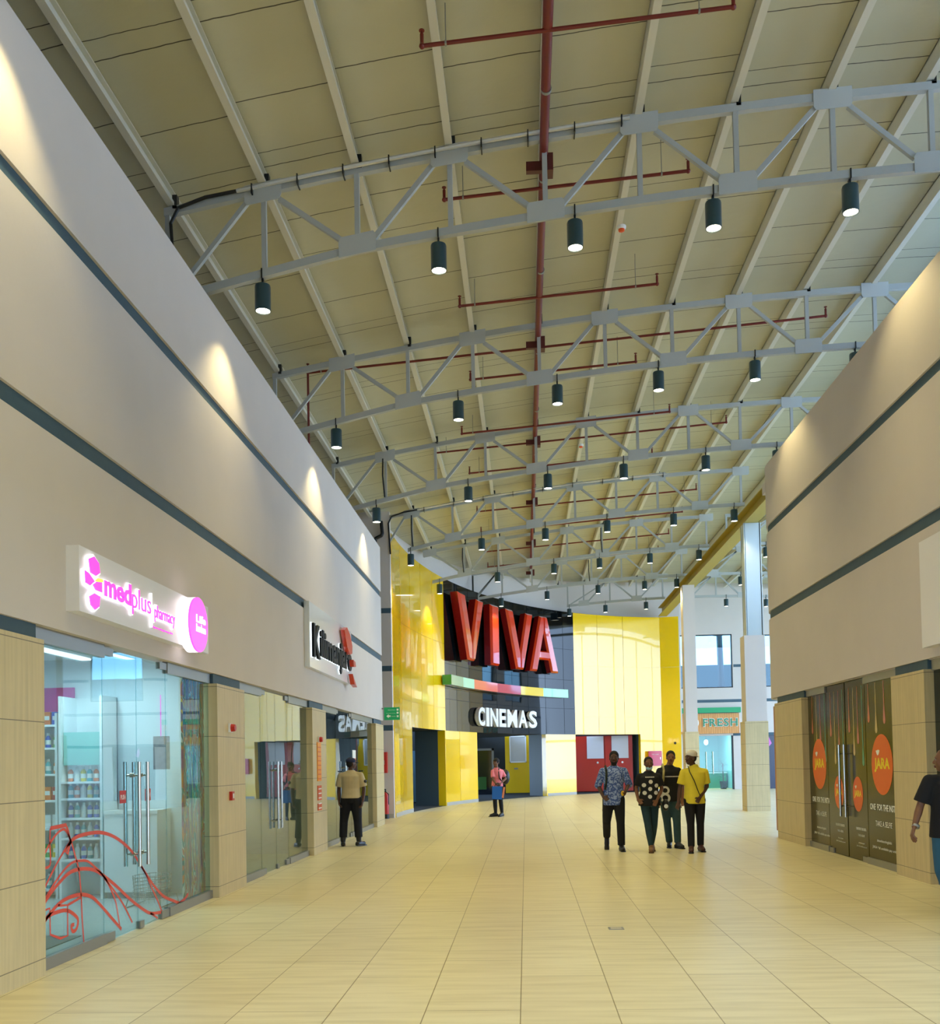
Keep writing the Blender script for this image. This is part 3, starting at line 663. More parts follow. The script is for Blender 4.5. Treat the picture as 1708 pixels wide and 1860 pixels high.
# ================================================================= ROOF STEEL
GT = [-3.17+2.37*i for i in range(7)]; GB = [-1.98+2.37*i for i in range(6)]
def arc_bar(mb, x0, x1, fz, y, w_, h, step=.6):
    n = max(1, int((x1-x0)/step)); xs = [x0+(x1-x0)*i/n for i in range(n+1)]
    v = []
    for x in xs: z = fz(x); v += [(x, y-w_/2, z-h/2), (x, y+w_/2, z-h/2), (x, y+w_/2, z+h/2), (x, y-w_/2, z+h/2)]
    f = [(0,1,2,3), (4*n+3,4*n+2,4*n+1,4*n)]
    for i in range(n):
        a = 4*i; b = a+4; f += [(a,b,b+1,a+1), (a+1,b+1,b+2,a+2), (a+2,b+2,b+3,a+3), (a+3,b+3,b,a)]
    mb.add(v, f)
def truss(Y, xa, xb, label, xbot=None, conduit=False):
    """shallow arched lattice truss: chords, gusset plates, verticals, diagonals"""
    t = thing('roof_truss', label, 'roof truss', (xa, Y, chord_bot(xa)), 'arched lattice trusses under the roof')
    xbot = xa if xbot is None else xbot
    mb = MB(); arc_bar(mb, xa, xb, chord_top, Y, .08, .10); mb.build('top_chord', M_steel, t)
    mb = MB(); arc_bar(mb, xbot, xb, chord_bot, Y, .08, .10); mb.build('bottom_chord', M_steel, t)
    tops = [x for x in GT if xa-.1 <= x <= xb+.1]; bots = [x for x in GB if xbot-.1 <= x <= xb+.1]
    for xs_, fz in ((tops, chord_top), (bots, chord_bot)):
        for x in xs_:
            z = fz(x); s = (fz(x+.1)-fz(x-.1))/.2; sg = -1 if fz is chord_top else 1; hw = .235
            pts = [(-hw, -.085*sg), (hw, -.085*sg), (hw, .12*sg), (hw-.03, .17*sg), (-hw+.03, .17*sg), (-hw, .12*sg)]
            mb = MB(); mb.prism(pts, lambda u, v: (x+u, Y-.055, z+s*u+v), lambda u, v: (x+u, Y-.047, z+s*u+v)); mb.build('gusset_plate', mat('light grey gusset paint', (180, 183, 180), .45), t)
    for x in tops+bots:
        if x < xbot: continue
        MB().bar((x, Y, chord_bot(x)), (x, Y, chord_top(x)), .062, .06, (0,1,0)).build('vertical_strut', M_steel, t)
    nodes = sorted([(x, 1) for x in tops]+[(x, 0) for x in bots])
    for (x1_, k1), (x2_, k2) in zip(nodes[:-1], nodes[1:]):
        if k1 == k2: continue
        p = (x1_+.2, Y, (chord_top(x1_)-.12 if k1 else chord_bot(x1_)+.12)); q = (x2_-.2, Y, (chord_top(x2_)-.12 if k2 else chord_bot(x2_)+.12))
        MB().bar(p, q, .062, .055, (0,1,0)).build('diagonal_brace', M_steel, t)
    if tops and tops[0]-xa > .9:
        MB().bar((xa+.05, Y, chord_bot(xa)), (tops[0]-.2, Y, chord_top(tops[0])-.12), .055, .055, (0,1,0)).build('diagonal_brace', M_steel, t)
        MB().bar((xa+.04, Y, chord_bot(xa)), (xa+.04, Y, chord_top(xa)), .06, .06, (0,1,0)).build('vertical_strut', M_steel, t)
    return t
lbl = ['roof truss just over the camera, above the frame', 'nearest fully visible roof truss with silver conduit along its top chord', 'second roof truss from the camera with a dark red pipe behind it',
       'third roof truss from the camera with a dark red pipe along its top', 'fourth roof truss from the camera, its left end at the yellow cladding', 'fifth roof truss from the camera, ending over the yellow and black panels',
       'sixth roof truss from the camera, over the red letters', 'farthest roof truss of the main row near the cinema wall']
xL = [-4.45, -4.45, -4.45, -4.45, -4.2, -3.1, -2.0, 2.0]
for k, Y in enumerate(TRUSS_Y):
    xb = 6.4 if Y > 26 else 8.9
    truss(Y, xL[k], xb, lbl[k], xbot=(-3.3 if k == 4 else None))
for Y, l in ((33.4, 'short truss beyond the girder, nearer of those by the steel column'), (38.7, 'short truss beyond the girder, middle one behind the steel column'), (44.05, 'short truss beyond the girder, last one before the far wall')):
    truss(Y, 6.95, 12.9, l)
# purlins: a pale channel and its shadowed lip, running the length of the hall
px_ = [-4.36+1.185*i for i in range(15)]
for k, x in enumerate(px_):
    y1 = 47.9
    if 6.5 <= x < 8: y1 = 46.9
    if x < 6.5: y1 = EY+EB*math.sqrt(max(0, 1-((EX-x)/EA)**2))+.3 if x > -3.7 else 27.9
    zt = deck_z(x)
    t = thing('purlin', 'pale steel purlin under the roof, %s counting from the left wall' % (ORD+['fifteenth'])[k], 'roof purlin', (x, 10, zt-.2), 'parallel purlins under the roof deck')
    mb = MB(); mb.box(x-.045, x+.045, -8, y1, zt-.235, zt-.22); mb.box(x-.045, x-.035, -8, y1, zt-.22, zt-.01); mb.box(x-.045, x+.02, -8, y1, zt-.03, zt-.012); mb.box(x+.035, x+.045, -8, y1, zt-.22, zt-.19)
    mb.build('channel', M_purlin, t)
    for yy in TRUSS_Y:
        if yy < y1: MB().box(x+.02, x+.08, yy-.04, yy+.04, chord_top(x)+.02, zt-.1).build('cleat', M_black, t)

# conduit on trusses
def on_chord(fz, x0, x1, Y, dy, dz, n=24): return [(x0+(x1-x0)*i/n, Y+dy, fz(x0+(x1-x0)*i/n)+dz) for i in range(n+1)]
for Y, xa, xb, lb in ((12.01, -3.5, 1.45, 'silver cable conduit clipped to the nearest truss'), (28.05, -3.0, 4.2, 'silver cable conduit clipped to the fourth truss')):
    t = thing('conduit', lb, 'conduit', (xa, Y, chord_top(xa)), 'silver conduits on the trusses')
    auto_smooth(MB().tube(on_chord(chord_top, xa, xb, Y, -.075, .03), .028, 8).build('silver_tube', mat('silver conduit', (214, 214, 210), .25, metal=.5), t))
    for i in range(9): x = xa+.2+(xb-xa-.3)*i/8; MB().box(x-.008, x+.008, Y-.11, Y+.05, chord_top(x)-.06, chord_top(x)+.065).build('clip', M_black, t)
    mb = MB(); mb.tube([(xa, Y-.075, chord_top(xa)+.03), (xa-.4, Y-.075, chord_top(xa-.4)+.04), (xa-.75, Y-.07, chord_top(xa-.7)-.02), (xa-.85, Y-.07, chord_top(xa-.8)-.2), (xa-.8, Y-.07, chord_top(xa-.8)-1.1)], .022, 8)
    auto_smooth(mb.build('black_cable', M_black, t))
for k, (Y, xk) in enumerate(((22.7, -3.17), (28.05, -3.12), (33.4, -1.98), (33.4, 2.78), (38.7, 2.7))):
    o = MB().tube([(xk-.05, Y-.05, chord_top(xk)-.1), (xk-.06, Y-.06, chord_top(xk)-.5), (xk-.02, Y-.06, chord_bot(xk)+.05)], .018, 6).build('cable', M_black)
    tag(o, 'black cable down the strut of the %s, %s' % (('third truss', 'fourth truss', 'fifth truss', 'fifth truss', 'sixth truss')[k], ('left end', 'left end', 'left end', 'over the right yellow panels', 'right half')[k]), 'cable', 'black cables on the trusses')
# black pipe loop left of the yellow cladding
o = MB().tube([(-4.05, 27.92, 8.6), (-4.02, 27.92, 8.25), (-4.05, 27.92, 8.18), (-4.22, 27.92, 8.1), (-4.24, 27.92, 7.9), (-4.22, 27.92, 6.9), (-4.35, 27.92, 6.75), (-4.6, 27.92, 6.75)], .05, 10).build('black_pipe', M_black); auto_smooth(o)
tag(o, 'thick black pipe looping down between the left wall and the yellow cladding', 'pipe')

# ================================================================= DOWNLIGHTS
sl = bpy.data.lights.new('downlight_beam', 'SPOT'); sl.energy = LAMP_W; sl.color = LAMP_COL; sl.spot_size = radians(106); sl.spot_blend = 0.6; sl.shadow_soft_size = 0.05
def downlight(x, y, label):
    zc = chord_bot(x); t = thing('downlight', label, 'lamp', (x, y, zc), 'black cylinder downlights on the trusses')
    mb = MB(); mb.box(x-.012, x+.012, y-.012, y+.012, zc-.12, zc-.04); mb.box(x-.008, x+.008, y-.055, y+.055, zc-.06, zc+.06); mb.build('hanger', M_black, t)
    z0 = zc-.13-.34
    mb = MB(); mb.lathe((x, y, z0), [(.100, 0), (.100, .31), (.094, .33), (.06, .335)], 20)
    mb.f.pop(-2)   # open mouth at the bottom
    mb.lathe((x, y, z0), [(.100, 0), (.09, 0), (.089, .06)], 20); mb.f.pop(); mb.f.pop(); auto_smooth(mb.build('housing', M_lampbody, t, fix=False))
    mb = MB(); mb.cyl((x, y, z0+.012), (x, y, z0+.05), .087, 20); mb.build('lens', M_lens, t)
    lo = bpy.data.objects.new('downlight_beam', sl); COL.objects.link(lo); lo.parent = t; lo.location = (0, 0, z0+.005-zc)
    return t
LX = {0: [-3.22, -1.0, .72, 2.48, 4.2, 6.0], 1: [-3.2, -.96, .75, 2.46, 4.13, 5.9], 2: [-3.3, -1.08, .70, 2.5, 4.2, 5.95], 3: [-3.4, -1.22, .65, 2.42, 4.32, 5.95], 4: [-3.22, -1.15, .70, 2.48, 4.38, 6.1],
      5: [-2.85, -.84, 1.1, 2.66, 4.38, 6.04], 6: [-.85, .98, 3.0, 4.84, 6.1], 7: [2.1, 3.73, 5.55]}
tn = ['truss over the camera', 'nearest visible truss', 'second truss', 'third truss', 'fourth truss', 'fifth truss', 'sixth truss', 'farthest main truss']
for k, X in LX.items():
    for j, x in enumerate(X): downlight(x, TRUSS_Y[k], 'black cylinder downlight under the %s, %s from the left' % (tn[k], ORD[j]))
for Y, X, nm in ((33.4, [8.3, 10.2], 'nearer short truss beyond the girder'), (38.7, [8.6, 10.9], 'middle short truss beyond the girder'), (44.05, [9.12, 10.88], 'last short truss before the far wall')):
    for j, x in enumerate(X): downlight(x, Y, 'black cylinder downlight under the %s, %s one' % (nm, 'left' if j == 0 else 'right'))
for Y, nm in ((1.3, 'directly over the camera'), (-4.0, 'behind the camera')):
    for j, x in enumerate((-3.2, -1.0, .7, 2.5, 4.2)): downlight(x, Y, 'downlight %s, %s from the left' % (nm, ORD[j]))

# ================================================================= SPRINKLER PIPES
t = thing('sprinkler_main', 'dark red sprinkler main pipe running down the middle of the roof', 'pipe', (.38, 10, 9.2))
auto_smooth(MB().cyl((.40, -6, 9.2), (.36, 38.4, 9.2), .055, 14).build('pipe', M_piper, t))
for y in (10.9, 12.6, 15, 18, 21, 24, 27, 30): MB().cyl((.39, y-.02, 9.2), (.39, y+.02, 9.2), .062, 14).build('coupling', M_alu, t)
for y in TRUSS_Y[1:7]: MB().box(.16, .46, y+.12, y+.2, 9.02, 9.14).box(.42, .5, y+.05, y+.25, 8.98, 9.2).build('bracket', mat('dark maroon bracket', (84, 24, 18), .5), t)
def branch(y, xa, xb, label, drop=False):
    t = thing('sprinkler_branch', label, 'pipe', (.38, y, 9.2), 'sprinkler branch pipes')
    z = lambda x: 9.16+.07*(x-.4)
    auto_smooth(MB().cyl((xa, y, z(xa)), (xb, y, z(xb)), .022, 10).build('pipe', M_piper, t))
    for x in (xa, xb):
        mb = MB(); mb.ball((x, y, z(x)), (.032, .032, .032), 8, 6); mb.cyl((x, y, z(x)), (x, y, z(x)+.13), .02, 8); mb.cyl((x, y, z(x)+.13), (x, y, z(x)+.16), .01, 6); mb.cyl((x, y, z(x)+.16), (x, y, z(x)+.168), .03, 10); auto_smooth(mb.build('upright_head', M_piper, t))
    for x in (xa+.25, xb-.35): MB().cyl((x, y, z(x)), (x, y, deck_z(x)-.02), .006, 5).cyl((x-.01, y, z(x)), (x+.01, y, z(x)), .03, 10).build('hanger', M_alu, t)
bY = [9.95, 12.75, 15.8, 18.9, 21.95, 25.0, 28.9, 31.5, 34.5, 37.2]
for k, y in enumerate(bY):
    branch(y, -.93 if k < 4 else -1.3, 2.3 if k < 4 else (5.2 if k > 5 else 3.4), '%s dark red sprinkler branch pipe crossing the main pipe, counted from the camera' % ORD[k])
branch(17.75, -3.9, 5.6, 'long dark red branch pipe right behind the second truss'); branch(23.1, -2.0, 4.9, 'long dark red branch pipe behind the third truss')
o = MB().tube([(-3.9, 17.75, 8.86), (-3.9, 17.75, 7.45)], .022, 8).build('drop_pipe', M_piper); tag(o, 'vertical dark red drop pipe at the left wall near the second truss', 'pipe')
for k, (x, y) in enumerate(((1.60, 14.5), (1.56, 24.6))):
    t = thing('smoke_detector', 'small orange smoke detector under a purlin, %s' % ('near the nearest truss' if k == 0 else 'farther back before the fourth truss'), 'smoke detector', (x, y, deck_z(x)-.235), 'smoke detectors')
    z = deck_z(x)-.235; MB().lathe((x, y, z-.05), [(.05, 0), (.07, .02), (.07, .05)], 14).build('base', M_white, t); MB().lathe((x, y, z-.085), [(.02, 0), (.045, .012), (.05, .04)], 14).build('orange_cap', mat('orange cap', (232, 90, 30), .4), t)
# ================================================================= CINEMA LETTERS, BAR AND POSTERS
M_letter = mat('glossy red orange letter', (218, 48, 4), .2, coat=1.0, coat_rough=.02)
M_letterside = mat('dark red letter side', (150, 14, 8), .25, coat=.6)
def fac_letter(polys, t0, t1, z0, z1, label, name='cinema_letter', mf=M_letter, ms=M_letterside, d0=.12, d1=.52, ch=.10):
    tm = (t0+t1)/2; r = thing(name, label, 'letter', fac(tm, d0, z0), 'red cinema letters')
    fr = MB(); sd = MB()
    for P in polys:
        A = [(t0+(t1-t0)*u, z0+(z1-z0)*v) for u, v in P]; n = len(A)
        cu_ = sum(p[0] for p in P)/n; cv = sum(p[1] for p in P)/n
        V = [fac(a[0], d0, a[1]) for a in A]+[fac(a[0], d1-ch, a[1]) for a in A]
        # front face pulled in for a broad chamfer (true offset in metres along the wall)
        S = (fac(t1)-fac(t0)).length; Z = z1-z0
        Q = [(p[0]*S, p[1]*Z) for p in P]; I = []
        area = sum(Q[i][0]*Q[(i+1) % n][1]-Q[(i+1) % n][0]*Q[i][1] for i in range(n)); sg = 1 if area > 0 else -1
        for i in range(n):
            p0 = Vector(Q[i-1]); p1 = Vector(Q[i]); p2 = Vector(Q[(i+1) % n]); e1 = (p1-p0).normalized(); e2 = (p2-p1).normalized()
            n1 = Vector((-e1.y, e1.x))*sg; n2 = Vector((-e2.y, e2.x))*sg; m = (n1+n2); m.normalize(); k = min(2.2, 1/max(.3, m.dot(n1)))
            I.append(p1+m*ch*.75*k)
        F = [fac(t0+(t1-t0)*q.x/S, d1, z0+q.y) for q in I]
        sd.add(V, [(i, (i+1) % n, n+(i+1) % n, n+i) for i in range(n)]+[tuple(range(n))[::-1]])
        fr.add([fac(a[0], d1-ch, a[1]) for a in A]+F, [(i, (i+1) % n, n+(i+1) % n, n+i) for i in range(n)]+[tuple(range(n, 2*n))])
    fr.build('letter_face', mf, r); sd.build('letter_side', ms, r); return r
Vp = [[(0, 1), (.25, 1), (.52, .26), (.52, 0), (.37, 0)], [(1, 1), (.75, 1), (.50, .26), (.50, 0), (.63, 0)]]
Ap = [[(0, 0), (.25, 0), (.52, .74), (.52, 1), (.37, 1)], [(1, 0), (.75, 0), (.50, .74), (.50, 1), (.63, 1)], [(.22, .22), (.78, .22), (.72, .38), (.28, .38)]]
Ip = [[(0, 0), (1, 0), (1, 1), (0, 1)]]
fac_letter(Vp, 24.0, 32.6, 5.42, 7.85, 'red block letter V at the left of the cinema name')
fac_letter(Ip, 35.0, 37.5, 5.42, 7.85, 'red block letter I in the cinema name')
fac_letter(Vp, 39.9, 48.0, 5.42, 7.85, 'red block letter V right of the letter I')
fac_letter(Ap, 47.0, 55.2, 5.42, 7.85, 'red block letter A ending the cinema name')
t = thing('colour_bar', 'striped bar of green, mint, orange, red and yellow blocks under the red letters', 'sign', fac(40, .3, 4.45))
for k, (a, b, c, nm) in enumerate(((21.3, 25.7, (0, 138, 84), 'green_block'), (25.7, 29.5, (150, 226, 190), 'mint_block'), (29.5, 37.1, (240, 96, 40), 'orange_block'), (37.1, 44.3, (196, 30, 36), 'red_block'), (44.3, 50.9, (250, 212, 20), 'yellow_block'), (50.9, 57.9, (110, 232, 130), 'light_green_block'))):
    mb = MB(); curved(mb, a, b, 4.36, 4.72, .42, .06); auto_smooth(mb.build(nm, mat(nm.replace('_', ' ')+' acrylic', c, .12, coat=1), t), 20)
word = 'CINEMAS'; spans = [(32.1, 34.9), (35.55, 36.5), (37.1, 39.8), (40.5, 42.7), (43.3, 46.2), (46.6, 48.9), (49.2, 51.2)]
spans = []
vs, fs, asp = text2d(word, .05)
wts = [.62, .26, .68, .56, .80, .70, .60]; gaps = .125; T = sum(wts)+gaps*6; c0, c1 = 32.1, 49.8; cur = 0
# spacing follows arc length
arc = [0.0]; tt = [c0+(c1-c0)*i/100 for i in range(101)]
for a, b in zip(tt[:-1], tt[1:]): arc.append(arc[-1]+(fac(b, .25)-fac(a, .25)).length)
def arc_t(s):
    s *= arc[-1]
    for i in range(100):
        if arc[i+1] >= s: return tt[i]+(tt[i+1]-tt[i])*(s-arc[i])/(arc[i+1]-arc[i])
    return tt[-1]
for k, ch_ in enumerate(word):
    s0 = cur/T; s1 = (cur+wts[k])/T; cur += wts[k]+gaps
    t = thing('cinema_letter', 'white raised letter %s in the word below the colour bar' % ch_, 'letter', fac(arc_t((s0+s1)/2), .1, 2.98), 'white letters of the word CINEMAS')
    m1 = MB(); text_mb(m1, ch_, lambda u, v: fac(arc_t(s0+(s1-s0)*u), .22, 2.98+v*.74), lambda u, v: fac(arc_t(s0+(s1-s0)*u), .05, 2.98+v*.74), bold=.03)
    m1.build('letter_body', mat('white acrylic letter', (236, 238, 240), .35), t)
# lobby things
def framed(x0, x1, z0, z1, y, label, cface, cframe=M_alu, name='poster_case', cat='poster'):
    t = thing(name, label, cat, ((x0+x1)/2, y, z0)); fw = .05
    mb = MB(); mb.box(x0, x1, y-.05, y, z0, z0+fw); mb.box(x0, x1, y-.05, y, z1-fw, z1); mb.box(x0, x0+fw, y-.05, y, z0, z1); mb.box(x1-fw, x1, y-.05, y, z0, z1); mb.build('frame', cframe, t)
    MB().box(x0+fw, x1-fw, y-.02, y, z0+fw, z1-fw).build('sheet', cface, t); return t
M_yl = mat('yellow lobby door', (228, 186, 0), .35, coat=.3); M_rd = mat('deep red lobby door', (176, 26, 12), .3, coat=.4)
t = thing('lobby_panel', 'flat yellow panel door inside the middle cinema opening', 'door', (-.3, 45.85, 0))
MB().box(-.97, .30, 45.85, 45.95, .08, 2.8).build('door_leaf', M_yl, t); MB().box(.30, .38, 45.82, 45.98, .06, 2.8).build('edge_strip', M_alu, t); MB().box(-.56, -.38, 45.80, 45.85, 1.18, 1.26).build('handle', M_alu, t)
M_sheet = mat('grey silver poster sheet', (190, 190, 186), .12, noise=(1.2, .2), coat=.5)
framed(-.76, .03, 1.50, 2.76, 45.84, 'silver framed grey poster on the yellow lobby door', M_sheet, M_white)
t = thing('lobby_panel', 'narrow red panel door behind the grey reveal of the middle opening', 'door', (.6, 46, 0))
MB().box(.42, 1.5, 46.0, 46.1, .06, 2.8).build('door_leaf', M_rd, t)
MB().box(.60, 1.3, 45.96, 46.0, 1.55, 2.8).build('white_sheet', M_sheet, t)
for a, b, nm in ((2.3, 3.78, 'left'), (3.80, 5.12, 'right')):
    t = thing('lobby_panel', '%s deep red door in the right cinema opening, with a white sheet' % nm, 'door', ((a+b)/2, 47.1, 0))
    MB().box(a, b, 47.1, 47.2, .05, 2.70).build('door_leaf', M_rd, t)
    c = 2.94 if nm == 'left' else 4.12
    MB().box(c, c+.80, 47.06, 47.1, 1.62, 2.69).build('white_sheet', mat('white paper sheet', (206, 204, 208), .3), t)
    MB().ball((c+.5, 47.07, 1.42), (.05, .04, .05)).build('knob', M_white, t)
# dark door and green lit screen seen in the openings
t = thing('lobby_door', 'dark blue glazed door in a pale frame behind the pink shirted person', 'door', (-2.2, 46.5, 0))
mb = MB(); mb.box(-1.62, -1.52, 46.4, 46.5, 0, 2.2); mb.box(-3.4, -1.52, 46.4, 46.5, 2.1, 2.2); mb.build('frame', M_alu, t)
MB().box(-3.4, -1.62, 46.45, 46.5, 0, 2.1).build('door_leaf', mat('dark blue glass', (10, 16, 26), .08, coat=1), t)
MB().box(-3.0, -1.9, 46.40, 46.44, .25, .85).build('green_lower_poster', mat('green poster part', (40, 84, 20), .4), t)
t = thing('lobby_door', 'blue grey double door inside the left cinema opening', 'door', (-4, 38, 0))
MB().box(-4.55, -3.45, 38.0, 38.1, .05, 2.05).build('door_leaf', mat('blue grey door paint', (76, 108, 122), .4), t); MB().box(-4.62, -4.55, 37.95, 38.1, 0, 2.12).build('frame', M_alu, t); MB().box(-4.02, -3.99, 37.97, 38.0, .05, 2.05).build('meeting_stile', M_dark, t)
struct(MB().box(-7, -3.2, 38.1, 38.25, 0, 3.2).build('wall_back', M_dark))

# hose cabinets, extinguisher, alarm fittings
def cabinet(x0, x1, y, z0, z1, label, m):
    t = thing('hose_cabinet', label, 'fire hose cabinet', ((x0+x1)/2, y, z0)); MB().box(x0, x1, y-.2, y, z0, z1).build('box', m, t); MB().box(x0+.03, x1-.03, y-.215, y-.2, z0+.03, z1-.03).build('door', m, t)
    m1 = MB(); text_mb(m1, 'FIRE HOSE', lambda u, v: (x0+(x1-x0)*(.25+.5*u), y-.218, z0+(z1-z0)*(.74+.06*v))); m1.build('lettering', M_txtw, t, fix=False); MB().box(x1-.09, x1-.06, y-.23, y-.215, (z0+z1)/2-.06, (z0+z1)/2+.06).build('latch', M_chrome, t)
cabinet(-4.5, -3.98, 27.97, 1.30, 1.90, 'red fire hose cabinet on the narrow recessed wall by the left shops', M_red)
cabinet(5.80, 6.42, 46.65, 1.22, 1.92, 'pinkish red fire hose cabinet on the yellow pier behind the group of four', mat('pinkish red cabinet', (205, 60, 92), .25, coat=.5))
t = thing('fire_extinguisher', 'red fire extinguisher with black base standing below the hose cabinet', 'fire extinguisher', (-4.03, 27.75, 0))
mb = MB(); mb.lathe((-4.03, 27.75, .1), [(.085, 0), (.09, .03), (.09, .50), (.075, .57), (.04, .62), (.03, .66)], 18); auto_smooth(mb.build('cylinder', M_red, t))
MB().lathe((-4.03, 27.75, 0), [(.098, 0), (.1, .12), (.09, .13)], 18).build('black_base', M_black, t); mb = MB(); mb.box(-4.05, -4.01, 27.65, 27.78, .76, .80); mb.box(-4.05, -4.01, 27.62, 27.78, .82, .85); mb.cyl((-4.03, 27.75, .74), (-4.03, 27.75, .84), .02, 8); mb.tube([(-4.03, 27.68, .78), (-3.93, 27.66, .70), (-3.93, 27.66, .40)], .012, 6); mb.build('valve_and_hose', M_black, t)
t2 = MB().box(-4.12, -3.94, 27.655, 27.66, .35, .55)
def alarm(y, z, label):
    t = thing('alarm_sounder', label, 'fire alarm', (XL+.025, y, z)); mb = MB(); mb.box(XL+.025, XL+.05, y-.055, y+.055, z-.055, z+.055); mb.build('back_box', M_white, t)
    mb = MB(); mb.cyl((XL+.05, y, z), (XL+.10, y, z), .05, 16, .042); auto_smooth(mb.build('red_horn', M_red, t))
def callpoint(y, z, label):
    t = thing('call_point', label, 'fire alarm', (XL+.025, y, z)); MB().box(XL+.025, XL+.065, y-.045, y+.045, z-.055, z+.055).build('red_box', M_red, t); MB().box(XL+.065, XL+.068, y-.025, y+.025, z-.03, z+.03).build('glass_tab', M_white, t)
alarm(12.02, 2.05, 'round red fire alarm sounder high on the pillar by the pharmacy'); callpoint(12.02, 1.20, 'small red break glass box low on the pillar by the pharmacy')
alarm(17.25, 2.02, 'round red fire alarm sounder above the orange notice')
M_on = mat('orange notice', (240, 150, 24), .4); M_or2 = mat('dark orange notice', (214, 92, 36), .4)
for (z0, z1, m, lb) in ((1.28, 1.97, M_on, 'tall orange notice with rows of text on the second pillar'), (.94, 1.20, M_or2, 'small dark orange notice under the tall one'), (.76, .88, M_or2, 'lowest small orange notice on the second pillar')):
    t = thing('notice', lb, 'sign', (XL+.03, 17.25, z0), 'notices on the second pillar'); MB().box(XL+.025, XL+.04, 17.10, 17.40, z0, z1).build('board', m, t); mb = MB(); n = max(2, int((z1-z0)/.08))
    for i in range(n): mb.box(XL+.0402, XL+.042, 17.13, 17.37, z0+.03+i*.08, z0+.05+i*.08)
    mb.build('text_rows', M_or2 if m is M_on else M_txtw, t)


# green exit board at the end of the left wall
t = thing('exit_sign', 'green direction board with white arrow projecting from the end of the left wall', 'sign', (-3.6, 25.2, 2.72), None)
M_eg = mat('green exit board', (0, 132, 76), .4, emit=(0, 140, 80), estr=.25)
MB().box(-3.66, -3.25, 25.19, 25.21, 2.70, 3.03).build('board', M_eg, t); MB().box(-3.72, -3.66, 25.18, 25.22, 2.98, 3.02).build('wall_bracket', M_alu, t)
mb = MB(); y = 25.188; mb.add([(-3.60, y, 2.80), (-3.54, y, 2.85), (-3.54, y, 2.82), (-3.49, y, 2.82), (-3.49, y, 2.78), (-3.54, y, 2.78), (-3.54, y, 2.75)], [(0,1,2,3,4,5,6)]); mb.build('arrow', M_txtw, t, fix=False)
for q, (wd_, xa_, wl_, za_, hz_) in enumerate((('Cinema Exit', -3.47, .11, 2.785, .022), ('Restrooms Parking', -3.60, .24, 2.86, .02), ('Customer Service', -3.56, .20, 2.95, .025))):
    mb = MB(); text_mb(mb, wd_, lambda u, v: (xa_+u*wl_, y, za_+v*hz_)); mb.build('text_line', M_txtw, t, fix=False)
for z in (2.77, 2.86, 2.94): MB().box(-3.33, -3.28, y-.001, y+.001, z, z+.05).build('pictogram_square', M_txtw, t)

# ================================================================= SHOP SIGNS
def wallmap(y0, y1, z0, z1, x): return lambda u, v: (x, y0+u*(y1-y0), z0+v*(z1-z0))
t = thing('pharmacy_sign', 'long pale lightbox with glowing pink medplus pharmacy lettering', 'shop sign', (XL, 9.3, 3.1))
M_sbox = mat('satin grey white sign tray', (232, 230, 232), .35)
XS = XL+.11
MB().box(XL, XS, 7.74, 10.98, 2.86, 3.40).build('sign_tray', M_sbox, t)
PI_ = MB(); GL = MB()
def sletters(s, y0, y1, z0, z1, bold):
    text_mb(GL, s, wallmap(y0-.008, y1+.008, z0-.008, z1+.008, XS+.02), wallmap(y0-.008, y1+.008, z0-.008, z1+.008, XS), bold=bold+.018); text_mb(PI_, s, wallmap(y0, y1, z0, z1, XS+.03), wallmap(y0, y1, z0, z1, XS+.021), bold=bold)
sletters('med', 8.16, 8.73, 3.05, 3.25, .03); sletters('plus', 8.75, 9.20, 2.985, 3.235, -.005); sletters('pharmacy', 9.29, 9.84, 2.99, 3.16, .0)
GL.box(XS, XS+.02, 9.235, 9.25, 2.93, 3.26)
text_mb(PI_, 'Nigerias leading pharmacy chain', wallmap(9.3, 9.84, 2.93, 2.955, XS+.004), wallmap(9.3, 9.84, 2.93, 2.955, XS))
for (P) in ([(7.93, 3.30), (8.03, 3.34), (8.12, 3.30), (8.14, 3.22), (8.06, 3.18), (7.96, 3.19)], [(7.86, 3.19), (7.93, 3.18), (8.04, 3.13), (7.95, 3.08), (7.87, 3.09)], [(8.00, 3.10), (8.10, 3.15), (8.18, 3.16), (8.18, 3.06), (8.06, 3.06)], [(7.94, 2.99), (8.03, 3.03), (8.14, 3.02), (8.12, 2.93), (8.04, 2.89), (7.96, 2.92)]):
    P = [(a-.07, b+.01) for a, b in P]; c = (sum(p[0] for p in P)/len(P), sum(p[1] for p in P)/len(P)); Q = [(c[0]+(p[0]-c[0])*1.2, c[1]+(p[1]-c[1])*1.2) for p in P]
    GL.prism(Q, lambda u, v: (XS+.02, u, v), lambda u, v: (XS, u, v)); MB().prism(P, lambda u, v: (XS+.03, u, v), lambda u, v: (XS+.021, u, v)).build('pink_petal', M_pink, t)
GL.build('white_halo_letters', M_glow, t); PI_.build('pink_letters', M_pink, t)
mb = MB(); mb.prism([(7.95, 3.14), (8.01, 3.175), (8.12, 3.185), (8.12, 3.16), (8.01, 3.145)], lambda u, v: (XS+.035, u, v), lambda u, v: (XS+.03, u, v)); mb.build('yellow_ray', mat('yellow ray', (235, 240, 90), .4, emit=(235, 240, 90), estr=.8), t)
mb = MB(); mb.cyl((XS, 10.31, 3.10), (XS+.10, 10.31, 3.10), .295, 40); auto_smooth(mb.build('round_box', M_glow, t)); mb = MB(); mb.cyl((XS+.101, 10.31, 3.10), (XS+.12, 10.31, 3.10), .295, 40); mb.build('pink_disc', mat('pink disc face', (255, 90, 215), .3, emit=(255, 84, 214), estr=1.0), t)
mb = MB()
